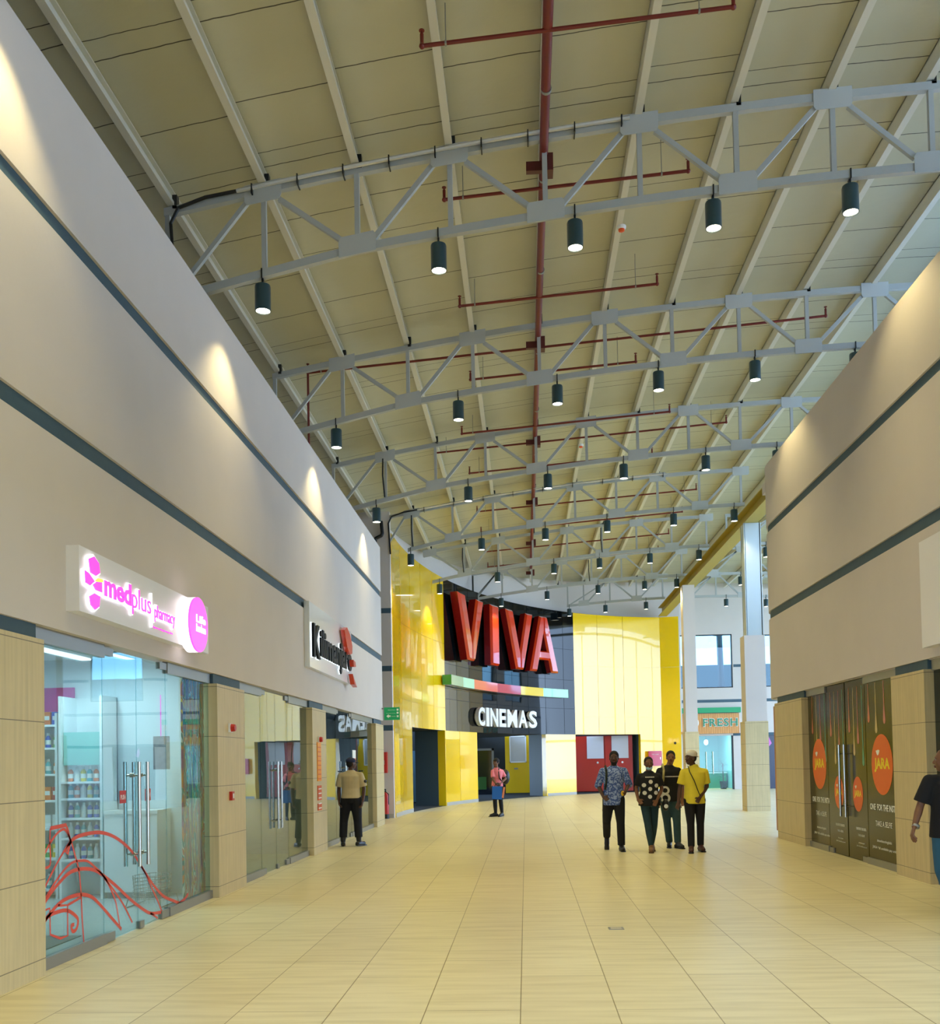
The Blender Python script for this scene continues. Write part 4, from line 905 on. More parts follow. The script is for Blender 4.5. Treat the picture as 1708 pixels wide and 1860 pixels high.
for s, z in (('Life', 3.12), ('lives here', 3.02)): text_mb(mb, s, wallmap(10.22, 10.52, z, z+.085, XS+.124), wallmap(10.22, 10.52, z, z+.085, XS+.12), bold=.02)
mb.build('disc_words', M_glow, t)
for y in (8.5, 9.6, 10.6): area_light('sign_glow', (XS+.22, y, 3.1), (0, radians(-90), 0), .35, .7, 1.6, (1, .55, .9), t)

t = thing('restaurant_sign', 'square white board with black Kilimanjaro letters and a red chilli shape', 'shop sign', (XL, 17.9, 3.9))
XK = XL+.09
MB().box(XL, XK, 16.35, 20.35, 3.24, 4.36).build('white_board', mat('glossy white board', (238, 243, 248), .15, coat=.3), t)
M_kb = mat('black acrylic letter', (8, 12, 15), .45, spec=.15)
mb = MB(); text_mb(mb, 'K', wallmap(16.44, 16.98, 3.42, 4.00, XK+.06), wallmap(16.44, 16.98, 3.42, 4.00, XK+.02), bold=.03); text_mb(mb, 'ilimanjaro', wallmap(17.06, 20.15, 3.34, 3.98, XK+.05), wallmap(17.06, 20.15, 3.34, 3.98, XK+.02), bold=.03); mb.build('black_letters', M_kb, t)
mb = MB(); text_mb(mb, 'K', wallmap(16.42, 17.0, 3.41, 4.01, XK+.02), wallmap(16.42, 17.0, 3.41, 4.01, XK), bold=.04); text_mb(mb, 'ilimanjaro', wallmap(17.05, 20.16, 3.335, 3.985, XK+.02), wallmap(17.05, 20.16, 3.335, 3.985, XK), bold=.04); mb.build('lit_back_letters', mat('lit white letter backs', (240, 246, 250), .3, emit=(230, 242, 255), estr=.8), t)
mb = MB(); FX = lambda d: (lambda u, v: (XK+d, u, v))
mb.prism([(19.0, 4.22), (19.3, 4.31), (19.6, 4.22), (19.88, 4.0), (19.85, 3.84), (19.55, 3.79), (19.28, 3.92)], FX(.11), FX(.03)); mb.prism([(19.9, 3.72), (20.15, 3.70), (20.2, 3.60), (19.95, 3.58)], FX(.12), FX(.03)); mb.prism([(19.8, 3.42), (20.05, 3.30), (20.3, 3.18), (20.0, 3.22)], FX(.12), FX(.03))
mb.build('red_chilli_shape', mat('orange red acrylic', (214, 62, 30), .3, coat=.4), t)
t = thing('right_shop_sign', 'pale blank sign tray cut by the right edge of the picture', 'shop sign', (XR, 10, 3.4)); MB().box(XR-.12, XR, 8.3, 11.70, 2.80, 4.05).build('sign_tray', M_sbox, t)

# ================================================================= GLASS GRAPHICS AND PHARMACY INTERIOR
SW = {'a': [(7.63, 0.59), (7.77, 0.71), (7.91, 0.82), (8.04, 0.91), (8.14, 0.97)], 'b': [(8.14, 0.97), (8.28, 1.0), (8.51, 1.01), (8.74, 1.0), (8.99, 0.95), (9.22, 0.87), (9.43, 0.77), (9.59, 0.66), (9.75, 0.54), (9.98, 0.38), (10.26, 0.23), (10.56, 0.14), (10.74, 0.09), (10.97, 0.06)], 'c': [(10.97, 0.06), (10.74, 0.09), (10.47, 0.06), (10.13, 0.08), (9.89, 0.11), (9.67, 0.19), (9.38, 0.32), (9.05, 0.49), (8.74, 0.63), (8.56, 0.69), (8.33, 0.72), (8.11, 0.71), (7.91, 0.64), (7.76, 0.57), (7.64, 0.49)], 'd': [(7.64, 0.51), (7.78, 0.61), (7.99, 0.73), (8.17, 0.79), (8.33, 0.79), (8.47, 0.77), (8.62, 0.7), (8.75, 0.63), (8.92, 0.49), (9.05, 0.33), (9.13, 0.11)], 'e': [(7.63, 0.36), (7.78, 0.43), (7.96, 0.49), (8.16, 0.51), (8.36, 0.5), (8.55, 0.45), (8.73, 0.35), (8.95, 0.21), (9.17, 0.07)], 'f': [(8.75, 0.63), (8.98, 0.47), (9.21, 0.3), (9.43, 0.09)], 'g': [(7.79, 1.1), (8.06, 1.11), (8.09, 1.07), (8.14, 0.97), (8.09, 0.87), (8.05, 0.89), (8.1, 0.94), (8.16, 0.97)], 'h': [(7.79, 1.1), (7.78, 0.99), (7.78, 0.81), (7.63, 0.82), (7.74, 0.95), (7.86, 1.03), (7.96, 1.07), (8.05, 1.07), (8.15, 0.97), (8.22, 0.85), (8.29, 0.72), (8.33, 0.52), (8.35, 0.29), (8.38, 0.08)], 'i': [(7.64, 0.46), (7.77, 0.47), (7.78, 0.26), (7.95, 0.2), (8.08, 0.2), (8.08, 0.45), (7.91, 0.47)], 'j': [(7.64, 0.35), (7.76, 0.41), (7.91, 0.42), (8.06, 0.41), (8.19, 0.36), (8.27, 0.3), (8.24, 0.23), (8.17, 0.22), (8.15, 0.27), (8.2, 0.27)], 'k': [(9.6, 0.65), (9.79, 0.5), (9.94, 0.35), (10.09, 0.21), (10.23, 0.05)], 'l': [(9.89, 0.11), (10.09, 0.03)], 'm': [(8.08, 0.45), (8.33, 0.48)], 'n': [(10.74, 0.09), (10.92, 0.12), (11.02, 0.16)]}
def smooth_line(P, n=6):
    out = []
    for i in range(len(P)-1):
        p0 = P[max(0, i-1)]; p1 = P[i]; p2 = P[i+1]; p3 = P[min(len(P)-1, i+2)]
        for k in range(n):
            t = k/n; out.append(tuple(.5*((2*p1[j])+(-p0[j]+p2[j])*t+(2*p0[j]-5*p1[j]+4*p2[j]-p3[j])*t*t+(-p0[j]+3*p1[j]-3*p2[j]+p3[j])*t**3) for j in (0, 1)))
    out.append(P[-1]); return out
t = thing('window_decal', 'red ribbon line drawing stuck low across the pharmacy glass', 'window decal', (-3.80, 9.0, 0.5)); mb = MB()
M_dec = mat('translucent red decal', (216, 72, 56), .4)
for k, P in SW.items():
    P = [(a*.977, b) for a, b in P]; S = smooth_line(P) if k not in 'gi' else P; L = []; w0 = .011 if k in 'adfhiklm' else .016
    for i, p in enumerate(S):
        a = S[max(0, i-1)]; b = S[min(len(S)-1, i+1)]; d = Vector((b[0]-a[0], b[1]-a[1])); d = d.normalized() if d.length > 0 else Vector((1, 0)); nn = Vector((-d.y, d.x))*w0
        L += [(-3.799, p[0]+nn.x, p[1]+nn.y), (-3.799, p[0]-nn.x, p[1]-nn.y)]
    mb.add(L, [(2*i, 2*i+1, 2*i+3, 2*i+2) for i in range(len(S)-1)])
mb.build('ribbon_lines', M_dec, t, fix=False)
for y, lb in ((9.02, 'near'), (9.63, 'far')):
    t = thing('push_label', 'small red PUSH label on the %s pharmacy door leaf' % lb, 'sticker', (-3.80, y, 1.3), 'red labels on the pharmacy doors'); MB().box(-3.803, -3.800, y-.07, y+.07, 1.24, 1.36).build('red_sticker', M_red, t)
    mb = MB(); text_mb(mb, 'PUSH', lambda u, v: (-3.799, y-.055+u*.11, 1.275+v*.045), None, bold=.02); mb.build('word', M_txtw, t, fix=False)
# coloured abstract strip behind the far fixed glass
def art_mat():
    m = bpy.data.materials.new('swirling multicolour print'); m.use_nodes = True; nt = m.node_tree; b = nt.nodes['Principled BSDF']
    tc = nt.nodes.new('ShaderNodeTexCoord'); mp = nt.nodes.new('ShaderNodeMapping'); mp.inputs['Scale'].default_value = (1, 3.2, .5); nt.links.new(tc.outputs['Object'], mp.inputs[0])
    n = nt.nodes.new('ShaderNodeTexNoise'); n.inputs['Scale'].default_value = 2.6; n.inputs['Detail'].default_value = 2; n.inputs['Distortion'].default_value = 1.5; nt.links.new(mp.outputs[0], n.inputs['Vector'])
    r = nt.nodes.new('ShaderNodeValToRGB'); r.color_ramp.interpolation = 'CONSTANT'; cs = [(0, (70, 24, 90)), (.36, (170, 40, 120)), (.42, (255, 120, 20)), (.47, (40, 130, 120)), (.51, (255, 240, 215)), (.54, (225, 50, 20)), (.59, (255, 200, 30)), (.64, (50, 70, 160))]
    e = r.color_ramp.elements
    for i, (p, c) in enumerate(cs):
        q = e[i] if i < 2 else e.new(p); q.position = p; q.color = lin(c)
    nt.links.new(n.outputs['Fac'], r.inputs[0]); nt.links.new(r.outputs[0], b.inputs['Base Color']); b.inputs['Roughness'].default_value = .4; return m
t = thing('art_panel', 'tall abstract multicoloured panel behind the pharmacy glass by the pillar', 'poster', (-3.86, 11.2, 1.3)); MB().box(-3.87, -3.85, 10.78, 11.50, .02, 2.64).build('printed_panel', art_mat(), t)

# posters behind the glass
t = thing('shop_poster', 'magenta panel high on the pharmacy partition', 'poster', (-5.9, 12, 2.4)); MB().box(-6.6, -5.66, 11.97, 12.0, 2.30, 2.60).build('panel', mat('magenta print', (206, 40, 150), .4), t)
t = thing('shop_poster', 'small hanging price poster behind the far pharmacy door', 'poster', (-4.35, 11.6, 1.6)); MB().box(-4.50, -4.30, 11.58, 11.59, 1.55, 1.95).build('card', mat('grey print', (150, 140, 136), .5, noise=(20, .5)), t); MB().box(-4.41, -4.40, 11.58, 11.585, 1.95, 2.45).build('string', M_pink, t)
for x0, lb in ((-5.30, 'near the counter, left tube'), (-4.75, 'towards the glass, right tube')): ceiling_tube(x0, x0+.12, 10.2, 11.4, 2.89, 'bright ceiling tube in the pharmacy '+lb, 20)
ceiling_tube(-7.4, -7.28, 8.0, 10.8, 2.89, 'ceiling tube deep in the pharmacy', 26)
ceiling_tube(-6.2, -6.08, 14.0, 15.4, 2.89, 'ceiling tube in the second shop', 60); ceiling_tube(-6.2, -6.08, 20.0, 21.4, 2.89, 'ceiling tube in the third shop', 35)
# shelf unit against the partition
M_shelf = mat('white shelf', (236, 240, 242), .4)
def shelf_unit(x0, x1, y0, y1, zs, zt, label):
    t = thing('shelf_unit', label, 'shelf', ((x0+x1)/2, y1, 0)); MB().box(x0, x1, y1-.02, y1, 0, zt).build('back_panel', M_shelf, t)
    for x in (x0, x1-.03): MB().box(x, x+.03, y0, y1, 0, zt).build('side_panel', M_shelf, t)
    for z in zs: MB().box(x0+.03, x1-.03, y0, y1-.02, z-.025, z).build('shelf_board', M_shelf, t)
    return t
zsA = [.12, .5, .86, 1.20, 1.52, 1.84, 2.12]
shelf_unit(-6.75, -5.70, 11.60, 12.0, zsA, 2.26, 'tall white medicine shelves at the left of the pharmacy partition')
zsB = [.48, .74, .98, 1.22, 1.42]
t = shelf_unit(-5.66, -5.12, 11.55, 12.0, zsB, 2.46, 'white framed unit with bottle shelves behind the near fixed glass')
MB().box(-5.62, -5.16, 11.60, 11.66, 1.62, 2.02).build('glass_box', mat('pale teal box front', (150, 208, 200), .3), t)
t = thing('shop_counter', 'plain white pharmacy counter beside the bottle shelves', 'counter', (-4.8, 11.8, 0)); MB().box(-5.10, -4.45, 11.55, 12.0, .08, 1.02).build('body', M_shelf, t); MB().box(-5.10, -4.44, 11.53, 12.0, 1.02, 1.06).build('worktop', M_white, t); MB().box(-5.08, -4.46, 11.58, 12.0, 0, .08).build('plinth', mat('grey plinth', (150, 156, 160), .5), t)
pal = [('blue', (40, 90, 200)), ('green', (40, 170, 90)), ('red', (205, 40, 50)), ('white', (235, 235, 235)), ('yellow', (240, 210, 50)), ('teal', (40, 170, 180)), ('orange', (236, 120, 40)), ('navy', (24, 34, 80))]
protoB = {}; protoX = {}
def product(kind, ci, x, y, z, h, label, grp):
    key = (kind, ci); P = protoB
    if key not in P:
        nm, c = pal[ci]; m = mat(nm+' packaging', c, .35)
        t = thing('medicine_bottle' if kind else 'medicine_box', label, 'bottle' if kind else 'box', (x, y, z), grp)
        if kind:
            auto_smooth(MB().lathe((x, y, z), [(.03, 0), (.032, .01), (.032, .12), (.016, .145), (.014, .15)], 12).build('bottle_body', m, t)); MB().cyl((x, y, z+.15), (x, y, z+.18), .017, 10).build('cap', M_white, t); MB().cyl((x, y, z+.04), (x, y, z+.095), .0328, 12).build('paper_label', M_txtw, t)
        else:
            MB().box(x-.04, x+.04, y-.03, y+.03, z, z+.16).build('carton', m, t); MB().box(x-.03, x+.03, y-.0315, y-.03, z+.06, z+.11).build('paper_label', M_txtw, t)
        P[key] = t; return t
    r = cprop(P[key], COL, (x, y, z), label); r['group'] = grp; return r
rn = random.Random(3)
for si, z in enumerate(zsA):
    row = ['lowest', 'second lowest', 'third lowest', 'middle', 'third highest', 'second highest', 'top'][si]
    kinds = [1, 0, 0, 0, 1, 1, 0][si]; cs = [(3, 5), (4, 1, 5), (2, 3, 7), (2, 6), (1, 5), (1, 0, 5), (0, 6, 3)][si]
    for j in range(7): c = cs[j % len(cs)] if rn.random() < .8 else rn.randrange(8); product(kinds, c, -5.77-.10*j, 11.72, z, .16, '%s %s, %s from the right on the %s tall pharmacy shelf' % (pal[c][0], 'bottle' if kinds else 'medicine box', ORD[j], row), 'goods on the tall pharmacy shelves')
for si, z in enumerate(zsB):
    row = ['lowest', 'second lowest', 'middle', 'second highest', 'top'][si]
    for j in range(6): c = (0, 3, 0, 5, 3, 0)[(j+si) % 6] if si < 3 else (6, 3, 4, 5)[(j+si) % 4]; product(1, c, -5.58+.08*j, 11.70, z, .16, '%s bottle, %s from the left on the %s shelf of the framed unit' % (pal[c][0], ORD[j], row), 'bottles in the framed pharmacy unit')
# wire basket stand
t = thing('basket_stack', 'stack of chrome wire baskets on the floor behind the far pharmacy door', 'basket', (-4.30, 11.0, 0)); mb = MB()
for z in (.10, .14, .18, .22, .26, .30, .34): mb.tube([(-4.30+.20*cos(2*pi*i/24), 11.0+.28*sin(2*pi*i/24), z) for i in range(25)], .004, 5)
for i in range(20): a = 2*pi*i/20; mb.cyl((-4.30+.17*cos(a), 11.0+.25*sin(a), .05), (-4.30+.2*cos(a), 11.0+.28*sin(a), .35), .003, 5)
mb.build('wire_basket', M_chrome, t); mb = MB()
for a in (-1, 1): mb.tube([(-4.30+.18*a, 10.75, .10), (-4.30+.2*a, 10.72, 0.01), (-4.30+.2*a, 11.28, 0.01), (-4.30+.18*a, 11.25, .10)], .008, 6)
mb.build('feet', M_chrome, t)
t = thing('floor_mat', 'grey mat on the pharmacy floor inside the near glass', 'mat', (-4.6, 8.4, 0)); MB().box(-5.2, -4.2, 8.0, 9.0, 0, .012).build('mat_sheet', mat('grey mat', (120, 132, 136), .9), t)
struct(MB().box(-9.4, -3.86, 5.3, 12.0, .001, .003).build('floor', mat('pale pharmacy floor', (206, 214, 214), .25)))
# second and third shops: simple furniture seen through the glass
for k, (x, y, s) in enumerate(((-5.4, 15.6, 'second'), (-5.6, 22.2, 'third'))):
    t = thing('display_table', 'dark low display table inside the %s glass shop' % s, 'table', (x, y, 0)); MB().box(x-.5, x+.5, y-.4, y+.4, .70, .74).build('table_top', M_dark, t)
    for a in (-.45, .45):
        for b in (-.35, .35): MB().cyl((x+a, y+b, 0), (x+a, y+b, .7), .02, 8).build('leg', M_black, t)
t = thing('shop_sticker', 'white and orange sticker on the third shop glass above the guard', 'sticker', (-3.798, 21.4, 1.75)); MB().box(-3.802, -3.798, 21.25, 21.65, 1.55, 1.70).build('orange_part', M_or2, t); MB().box(-3.802, -3.798, 21.25, 21.65, 1.70, 1.88).build('white_part', M_txtw, t)
# floor box, camera dome on the end bay
t = thing('floor_box', 'small steel outlet cover set in the floor tiles', 'floor outlet', (.80, 9.12, 0)); MB().box(.73, .87, 9.05, 9.19, 0, .003).build('frame', M_alu, t); MB().box(.75, .85, 9.07, 9.17, .003, .004).build('lid', mat('floor box lid', (190, 184, 160), .4), t)
t = thing('sprinkler_boss', 'small dark round fitting on the yellow end bay', 'fitting', (7.1, 46.6, 2.2)); MB().ball((7.10, 46.72, 2.28), (.06, .07, .06)).build('dome', M_black, t)
# poster strip on the rounded corner of the right building
t = thing('art_panel', 'narrow orange print beyond the far right pillar', 'poster', (5.0, 19.5, 1.3)); MB().box(4.93, 4.96, 19.32, 19.62, .1, 2.55).build('printed_panel', mat('orange print', (176, 120, 84), .5, noise=(4, .5)), t)
# ================================================================= PEOPLE
def cap(mb, p, q, r1, r2, n=10, flat=False, flat0=False):
    """closed tapered limb segment with round ends (flat = cut end for cuffs and hems)"""
    p = Vector(p); q = Vector(q); d = q-p
    if d.length < 1e-5: d = Vector((0,0,1e-4))
    d.normalize(); a = d.cross(Vector((0,1,0)))
    if a.length < 1e-3: a = d.cross(Vector((1,0,0)))
    a.normalize(); b = d.cross(a); rings = []; m = 4
    if not flat0:
        for j in range(1, m): th = pi/2*j/m; rings.append((p-d*r1*cos(th), r1*sin(th)))
    rings.append((p, r1)); rings.append((q, r2))
    if not flat:
        for j in range(m-1, 0, -1): th = pi/2*j/m; rings.append((q+d*r2*cos(th), r2*sin(th)))
    v = []; f = []
    for c, r in rings: v += [c+(a*cos(2*pi*i/n)+b*sin(2*pi*i/n))*r for i in range(n)]
    for j in range(len(rings)-1):
        for i in range(n): f.append((j*n+i, j*n+(i+1) % n, (j+1)*n+(i+1) % n, (j+1)*n+i))
    k = len(v); v.append(p-d*r1 if not flat0 else p); v.append(q+d*r2 if not flat else q); L = (len(rings)-1)*n
    for i in range(n): f.append((k, (i+1) % n, i)); f.append((k+1, L+i, L+(i+1) % n))
    mb.add(v, f)
def limb(mb, pts, rs, flat=False, n=12):
    for i in range(len(pts)-1): cap(mb, pts[i], pts[i+1], rs[i], rs[i+1], n, flat and i == len(pts)-2)
def loft(mb, rings, yaw=0, n=20):
    """rings = (center, rx, ry), closed, elliptical cross sections turned by yaw"""
    v = []; f = []; cy_, sy_ = cos(yaw), sin(yaw)
    for c, rx, ry in rings:
        c = Vector(c)
        for i in range(n):
            t = 2*pi*i/n; x = rx*cos(t); y = ry*sin(t)*(1 if sin(t) < 0 else 1); v.append(c+Vector((x*cy_-y*sy_, x*sy_+y*cy_, 0)))
    for j in range(len(rings)-1):
        for i in range(n): f.append((j*n+i, j*n+(i+1) % n, (j+1)*n+(i+1) % n, (j+1)*n+i))
    k = len(v); v.append(Vector(rings[0][0])); v.append(Vector(rings[-1][0])); L = (len(rings)-1)*n
    for i in range(n): f.append((k, (i+1) % n, i)); f.append((k+1, L+i, L+(i+1) % n))
    mb.add(v, f)
def fused(o, vox, it=3, fac_=.5):
    r = o.modifiers.new('fuse', 'REMESH'); r.mode = 'VOXEL'; r.voxel_size = vox; r.use_smooth_shade = True
    s = o.modifiers.new('soften', 'SMOOTH'); s.factor = fac_; s.iterations = it; return o
def hand(mb, w, d, side, grip=.35, s=1.0, palm_n=None):
    """palm, four fingers of unequal length bent at the knuckles, thumb from the palm's side"""
    w = Vector(w); d = Vector(d).normalized(); pn = Vector(palm_n if palm_n else (0,-1,0)); pn = (pn-d*pn.dot(d)).normalized(); sd = d.cross(pn)*side
    for k, o in enumerate((-.026, -.009, .009, .026)):
        k0 = w+sd*o*.6*s; k1 = w+d*.085*s+sd*o*s; cap(mb, k0, k1, .015*s, .013*s, 8)
        L = (.062, .074, .070, .054)[k]*s; b = grip*(.8+.15*k); d1 = (d*cos(b)+pn*sin(b)).normalized(); k2 = k1+d1*L*.55; d2 = (d*cos(b*2.1)+pn*sin(b*2.1)).normalized()
        cap(mb, k1, k2, .0105*s, .0098*s, 8); cap(mb, k2, k2+d2*L*.5, .0098*s, .0085*s, 8)
    t0 = w+d*.025*s-sd*.022*s; t1 = t0+(d*.6-sd*.75+pn*.25).normalized()*.040*s; t2 = t1+(d*.9-sd*.25+pn*.35).normalized()*.032*s
    cap(mb, t0, t1, .015*s, .012*s, 8); cap(mb, t1, t2, .0115*s, .010*s, 8)
def shoe(mb, ankle, toe, w_=.042, h=.075):
    a = Vector(ankle); t = Vector(toe); d = (t-a); d.z = 0; d.normalize(); zf = min(a.z, t.z)
    for k, (u, r) in enumerate(((-.055, .034), (0, .038), (.08, .040), (.14, .040), (.185, .032))):
        pass
    heel = a+Vector((0,0,-.045))-d*.045; mid = a.lerp(t, .55)+Vector((0,0,-.012)); ball_ = a.lerp(t, .85)
    cap(mb, heel, mid, .038, .040, 10); cap(mb, mid, ball_, .040, .036, 10); cap(mb, a, mid, .038, .036, 10)
def sole(mb, ankle, toe, w_=.044):
    a = Vector(ankle); t = Vector(toe); d = (t-a).normalized(); dz = Vector((0,0,0)); hx = Vector((t.x-a.x, t.y-a.y, 0)).normalized(); s = Vector((-hx.y, hx.x, 0))
    pts = [(-.07, .030), (-.02, .036), (.06, .034), (.13, .044), (.18, .040), (.215, .018)]; V = []
    e1 = Vector((t.x, t.y, t.z-.038)); e0 = Vector((a.x, a.y, a.z-.082)); ax = (e1-e0); L = ax.length; ax.normalize(); f = L/.16
    for u, w2 in pts: V.append(e0+ax*u*f-s*w2)
    for u, w2 in reversed(pts): V.append(e0+ax*u*f+s*w2)
    n = len(V); mb.add(V+[v+Vector((0,0,.022)) for v in V], [tuple(range(n))[::-1], tuple(range(n, 2*n))]+[(i, (i+1) % n, n+(i+1) % n, n+i) for i in range(n)])
SKIN = mat('dark brown skin', (112, 74, 50), .45, spec=.4, noise=(30, .08)); SKIN2 = mat('deep brown skin', (82, 55, 42), .45, spec=.4, noise=(30, .08)); SKIN3 = mat('medium brown skin', (136, 90, 58), .45, spec=.4, noise=(30, .08))
M_hair = mat('black hair', (14, 12, 12), .8, bump=(120, .5, .004)); M_eye = mat('eye white', (150, 140, 130), .4); M_iris = mat('dark iris', (16, 10, 8), .2)
def person(base, P, skin, label, J, facing=0.0, tilt=0.0, sex='m', grip=(.4, .4), palm=((0,-1,0), (0,-1,0)), foot_vis=True, tz=1.0, hs=1.0):
    """J: joint positions relative to base. facing: yaw of the head, 0 = towards the camera."""
    r = thing('person', label, 'person', (base[0], base[1], 0)); G = lambda k: Vector(J[k]); yaw = J.get('yaw', 0.0)
    for q in ('sha', 'shb'): J[q] = (J[q][0]*.94, J[q][1], J[q][2]-.022)
    mb = MB()
    pe, wa, ch, ne = G('pelvis'), G('waist'), G('chest'), G('neck'); wd = (1.0 if sex == 'm' else .90)
    loft(mb, [(pe+Vector((0,0,-.08)), .10*wd, .085), (pe, .148*(wd if sex == 'm' else 1.04), .105), (wa, .122*wd, .09), (ch, .150*wd, .105), (ch+Vector((0,0,.08)), .150*wd, .092), (ne+Vector((0,0,-.085)), .10*wd, .070), (ne, .056, .054)], yaw)
    for s in 'ab':
        sh, el, wr = G('sh'+s), G('el'+s), G('wr'+s); cap(mb, ne.lerp(sh, .45)+Vector((0,0,-.045)), sh+Vector((0,0,-.01)), .040*wd, .038*wd); limb(mb, [sh+Vector((0,0,-.01)), sh.lerp(el, .45), el, el.lerp(wr, .35), wr], [.038*wd, .040*wd, .036*wd, .037*wd, .025*wd])
        hand(mb, wr, G('hd'+s)-wr, 1 if s == 'a' else -1, grip[0 if s == 'a' else 1], 1.0*hs, palm[0 if s == 'a' else 1])
        hp, kn, an, to = G('hp'+s), G('kn'+s), G('an'+s), G('to'+s); limb(mb, [hp, hp.lerp(kn, .5), kn, kn.lerp(an, .35), an], [.088*wd, .074*wd, .052, .052, .034]); shoe(mb, an, to)
    hc = G('head'); Rz = Matrix.Rotation(facing, 3, 'Z') @ Matrix.Rotation(tilt, 3, 'X'); k = hs
    H = lambda v: hc+Rz @ (Vector(v)*k)
    cap(mb, ne+Vector((0,0,-.04)), H((0, .015, -.055)), .056*wd, .052*wd)
    mb.ball(H((0, .016, .028)), (.075*k, .093*k, .088*k), 18, 12, Rz); mb.ball(H((0, -.018, -.030)), (.062*k, .068*k, .078*k), 16, 12, Rz); mb.ball(H((0, -.040, -.080)), (.036*k, .038*k, .032*k), 12, 8, Rz)
    cap(mb, H((0, -.078, .012)), H((0, -.100, -.024)), .009*k, .014*k, 8); mb.ball(H((-.012, -.092, -.028)), (.010, .010, .008), 8, 6, Rz); mb.ball(H((.012, -.092, -.028)), (.010, .010, .008), 8, 6, Rz)
    cap(mb, H((-.045, -.066, .026)), H((.045, -.066, .026)), .012*k, .012*k, 8)
    for sx in (-1, 1): mb.ball(H((sx*.040, -.052, -.018)), (.022, .022, .022), 8, 6, Rz); mb.ball(H((sx*.076, .012, -.008)), (.010*k, .018*k, .030*k), 8, 6, Rz)
    body = mb.build('body', skin, None); body.parent = r; fused(body, .0078, 2)
    for sx in (-1, 1):
        e = MB(); e.ball(H((sx*.030, -.070, .006)), (.0125, .0120, .0060), 10, 8, Rz); eo = e.build('eye', M_eye, None, smooth=True); eo.parent = r
        e = MB(); e.ball(H((sx*.030, -.080, .006)), (.0065, .004, .0065), 8, 6, Rz); io = e.build('iris', M_iris, None, smooth=True); io.parent = eo
    e = MB(); e.ball(H((0, -.086, -.056)), (.024, .012, .007), 12, 6, Rz); e.ball(H((0, -.084, -.067)), (.019, .012, .008), 12, 6, Rz); lo = e.build('lips', mat('dark rose lips', (110, 58, 52), .4), None, smooth=True); lo.parent = r
    P['root'] = r; P['H'] = H; P['Rz'] = Rz; P['G'] = G; P['wd'] = wd; P['k'] = k; P['yaw'] = yaw; return r
def kid(P, name, mb, m, vox=None, it=4, smooth=True, label=None, fix=True):
    o = mb.build(name, m, None, smooth=smooth, fix=fix); o.parent = P['root']
    if vox: fused(o, vox, it)
    if label: o['label'] = label
    return o
def short_hair(P, thick=.010, low=.0, m=None, name='hair'):
    mb = MB(); H, Rz, k = P['H'], P['Rz'], P['k']; mb.ball(H((0, .026, .040)), ((.075+thick)*k, (.088+thick)*k, (.082+thick)*k), 20, 14, Rz); mb.ball(H((0, .045, -.005-low)), ((.068+thick*.6)*k, .068*k, .066*k), 16, 10, Rz); return kid(P, name, mb, m or M_hair, .009, 2)
def shirt(P, m, sleeve=.62, ease=.016, hem=-.02, loose=0.0, name='shirt', collar=None, belly=0):
    G, wd, yaw = P['G'], P['wd'], P['yaw']; pe, wa, ch, ne = G('pelvis'), G('waist'), G('chest'), G('neck'); e = ease; mb = MB(); hp = .148*(wd if wd == 1 else 1.04)
    loft(mb, [(pe+Vector((0,0,hem-.04)), hp+e+loose, .110+e+loose+belly*.5), (pe+Vector((0,-belly*.3,.05)), hp+e+loose*.8-.006, .108+e+belly), (wa+Vector((0,-belly*.5,0)), .128*wd+e+loose, .096+e+belly), (ch, .156*wd+e, .110+e+belly*.4), (ch+Vector((0,0,.10)), .162*wd+e, .102+e), (ne+Vector((0,0,-.075)), .135*wd+e*.5, .088+e*.6), (ne+Vector((0,0,-.035)), .092*wd+e*.4, .068+e*.5), (ne+Vector((0,0,-.005)), .062+e*.4, .058+e*.4)], yaw)
    for s in 'ab':
        sh, el, wr = G('sh'+s), G('el'+s), G('wr'+s); cap(mb, ne.lerp(sh, .4)+Vector((0,0,-.035)), sh, .052*wd, .048*wd+e*.5)
        if sleeve <= 1: q = sh.lerp(el, sleeve); cap(mb, sh, q, .048*wd+e*.6, .046*wd+e*1.05, 14, True)
        else: q = el.lerp(wr, sleeve-1); cap(mb, sh, el, .048*wd+e*.6, .044*wd+e*.9, 14); cap(mb, el, q, .044*wd+e*.9, .034*wd+e, 14, True)
    return kid(P, name, mb, m, .0105, 4)
def trousers(P, m, ease=.012, cuff=.012, name='trousers', to=.97):
    G, wd = P['G'], P['wd']; pe = G('pelvis'); mb = MB(); e = ease; hp = .148*(wd if wd == 1 else 1.04)
    loft(mb, [(pe+Vector((0,0,-.10)), .115*wd+e, .088+e), (pe, hp+e, .106+e), (pe+Vector((0,0,.09)), .132*wd+e, .096+e)], P['yaw'])
    for s in 'ab':
        hp_, kn, an = G('hp'+s), G('kn'+s), G('an'+s); q = kn.lerp(an, to); limb(mb, [hp_, hp_.lerp(kn, .5), kn, kn.lerp(an, .4)], [.092*wd+e, .077*wd+e, .056+e, .054+e]); cap(mb, kn.lerp(an, .4), q, .054+e, .036+cuff+e, 14, True)
    return kid(P, name, mb, m, .0105, 4)
def shoes(P, m, msole=None, name='shoe', scale=.008):
    G = P['G']
    for s in 'ab':
        an, to = G('an'+s), G('to'+s); mb = MB(); d = Vector((to.x-an.x, to.y-an.y, 0)).normalized(); mid = an.lerp(to, .55)+Vector((0,0,-.008)); mb_ = mb
        cap(mb, an+Vector((0,0,-.045))-d*.045, mid, .042, .046, 12); cap(mb, mid, an.lerp(to, .95), .046, .038, 12); cap(mb, an+Vector((0,0,.01)), mid, .046, .042, 12); o = kid(P, name, mb, m, .009, 2)
        ms = MB(); sole(ms, an, to); so = ms.build('sole', msole or M_black, None); so.parent = o
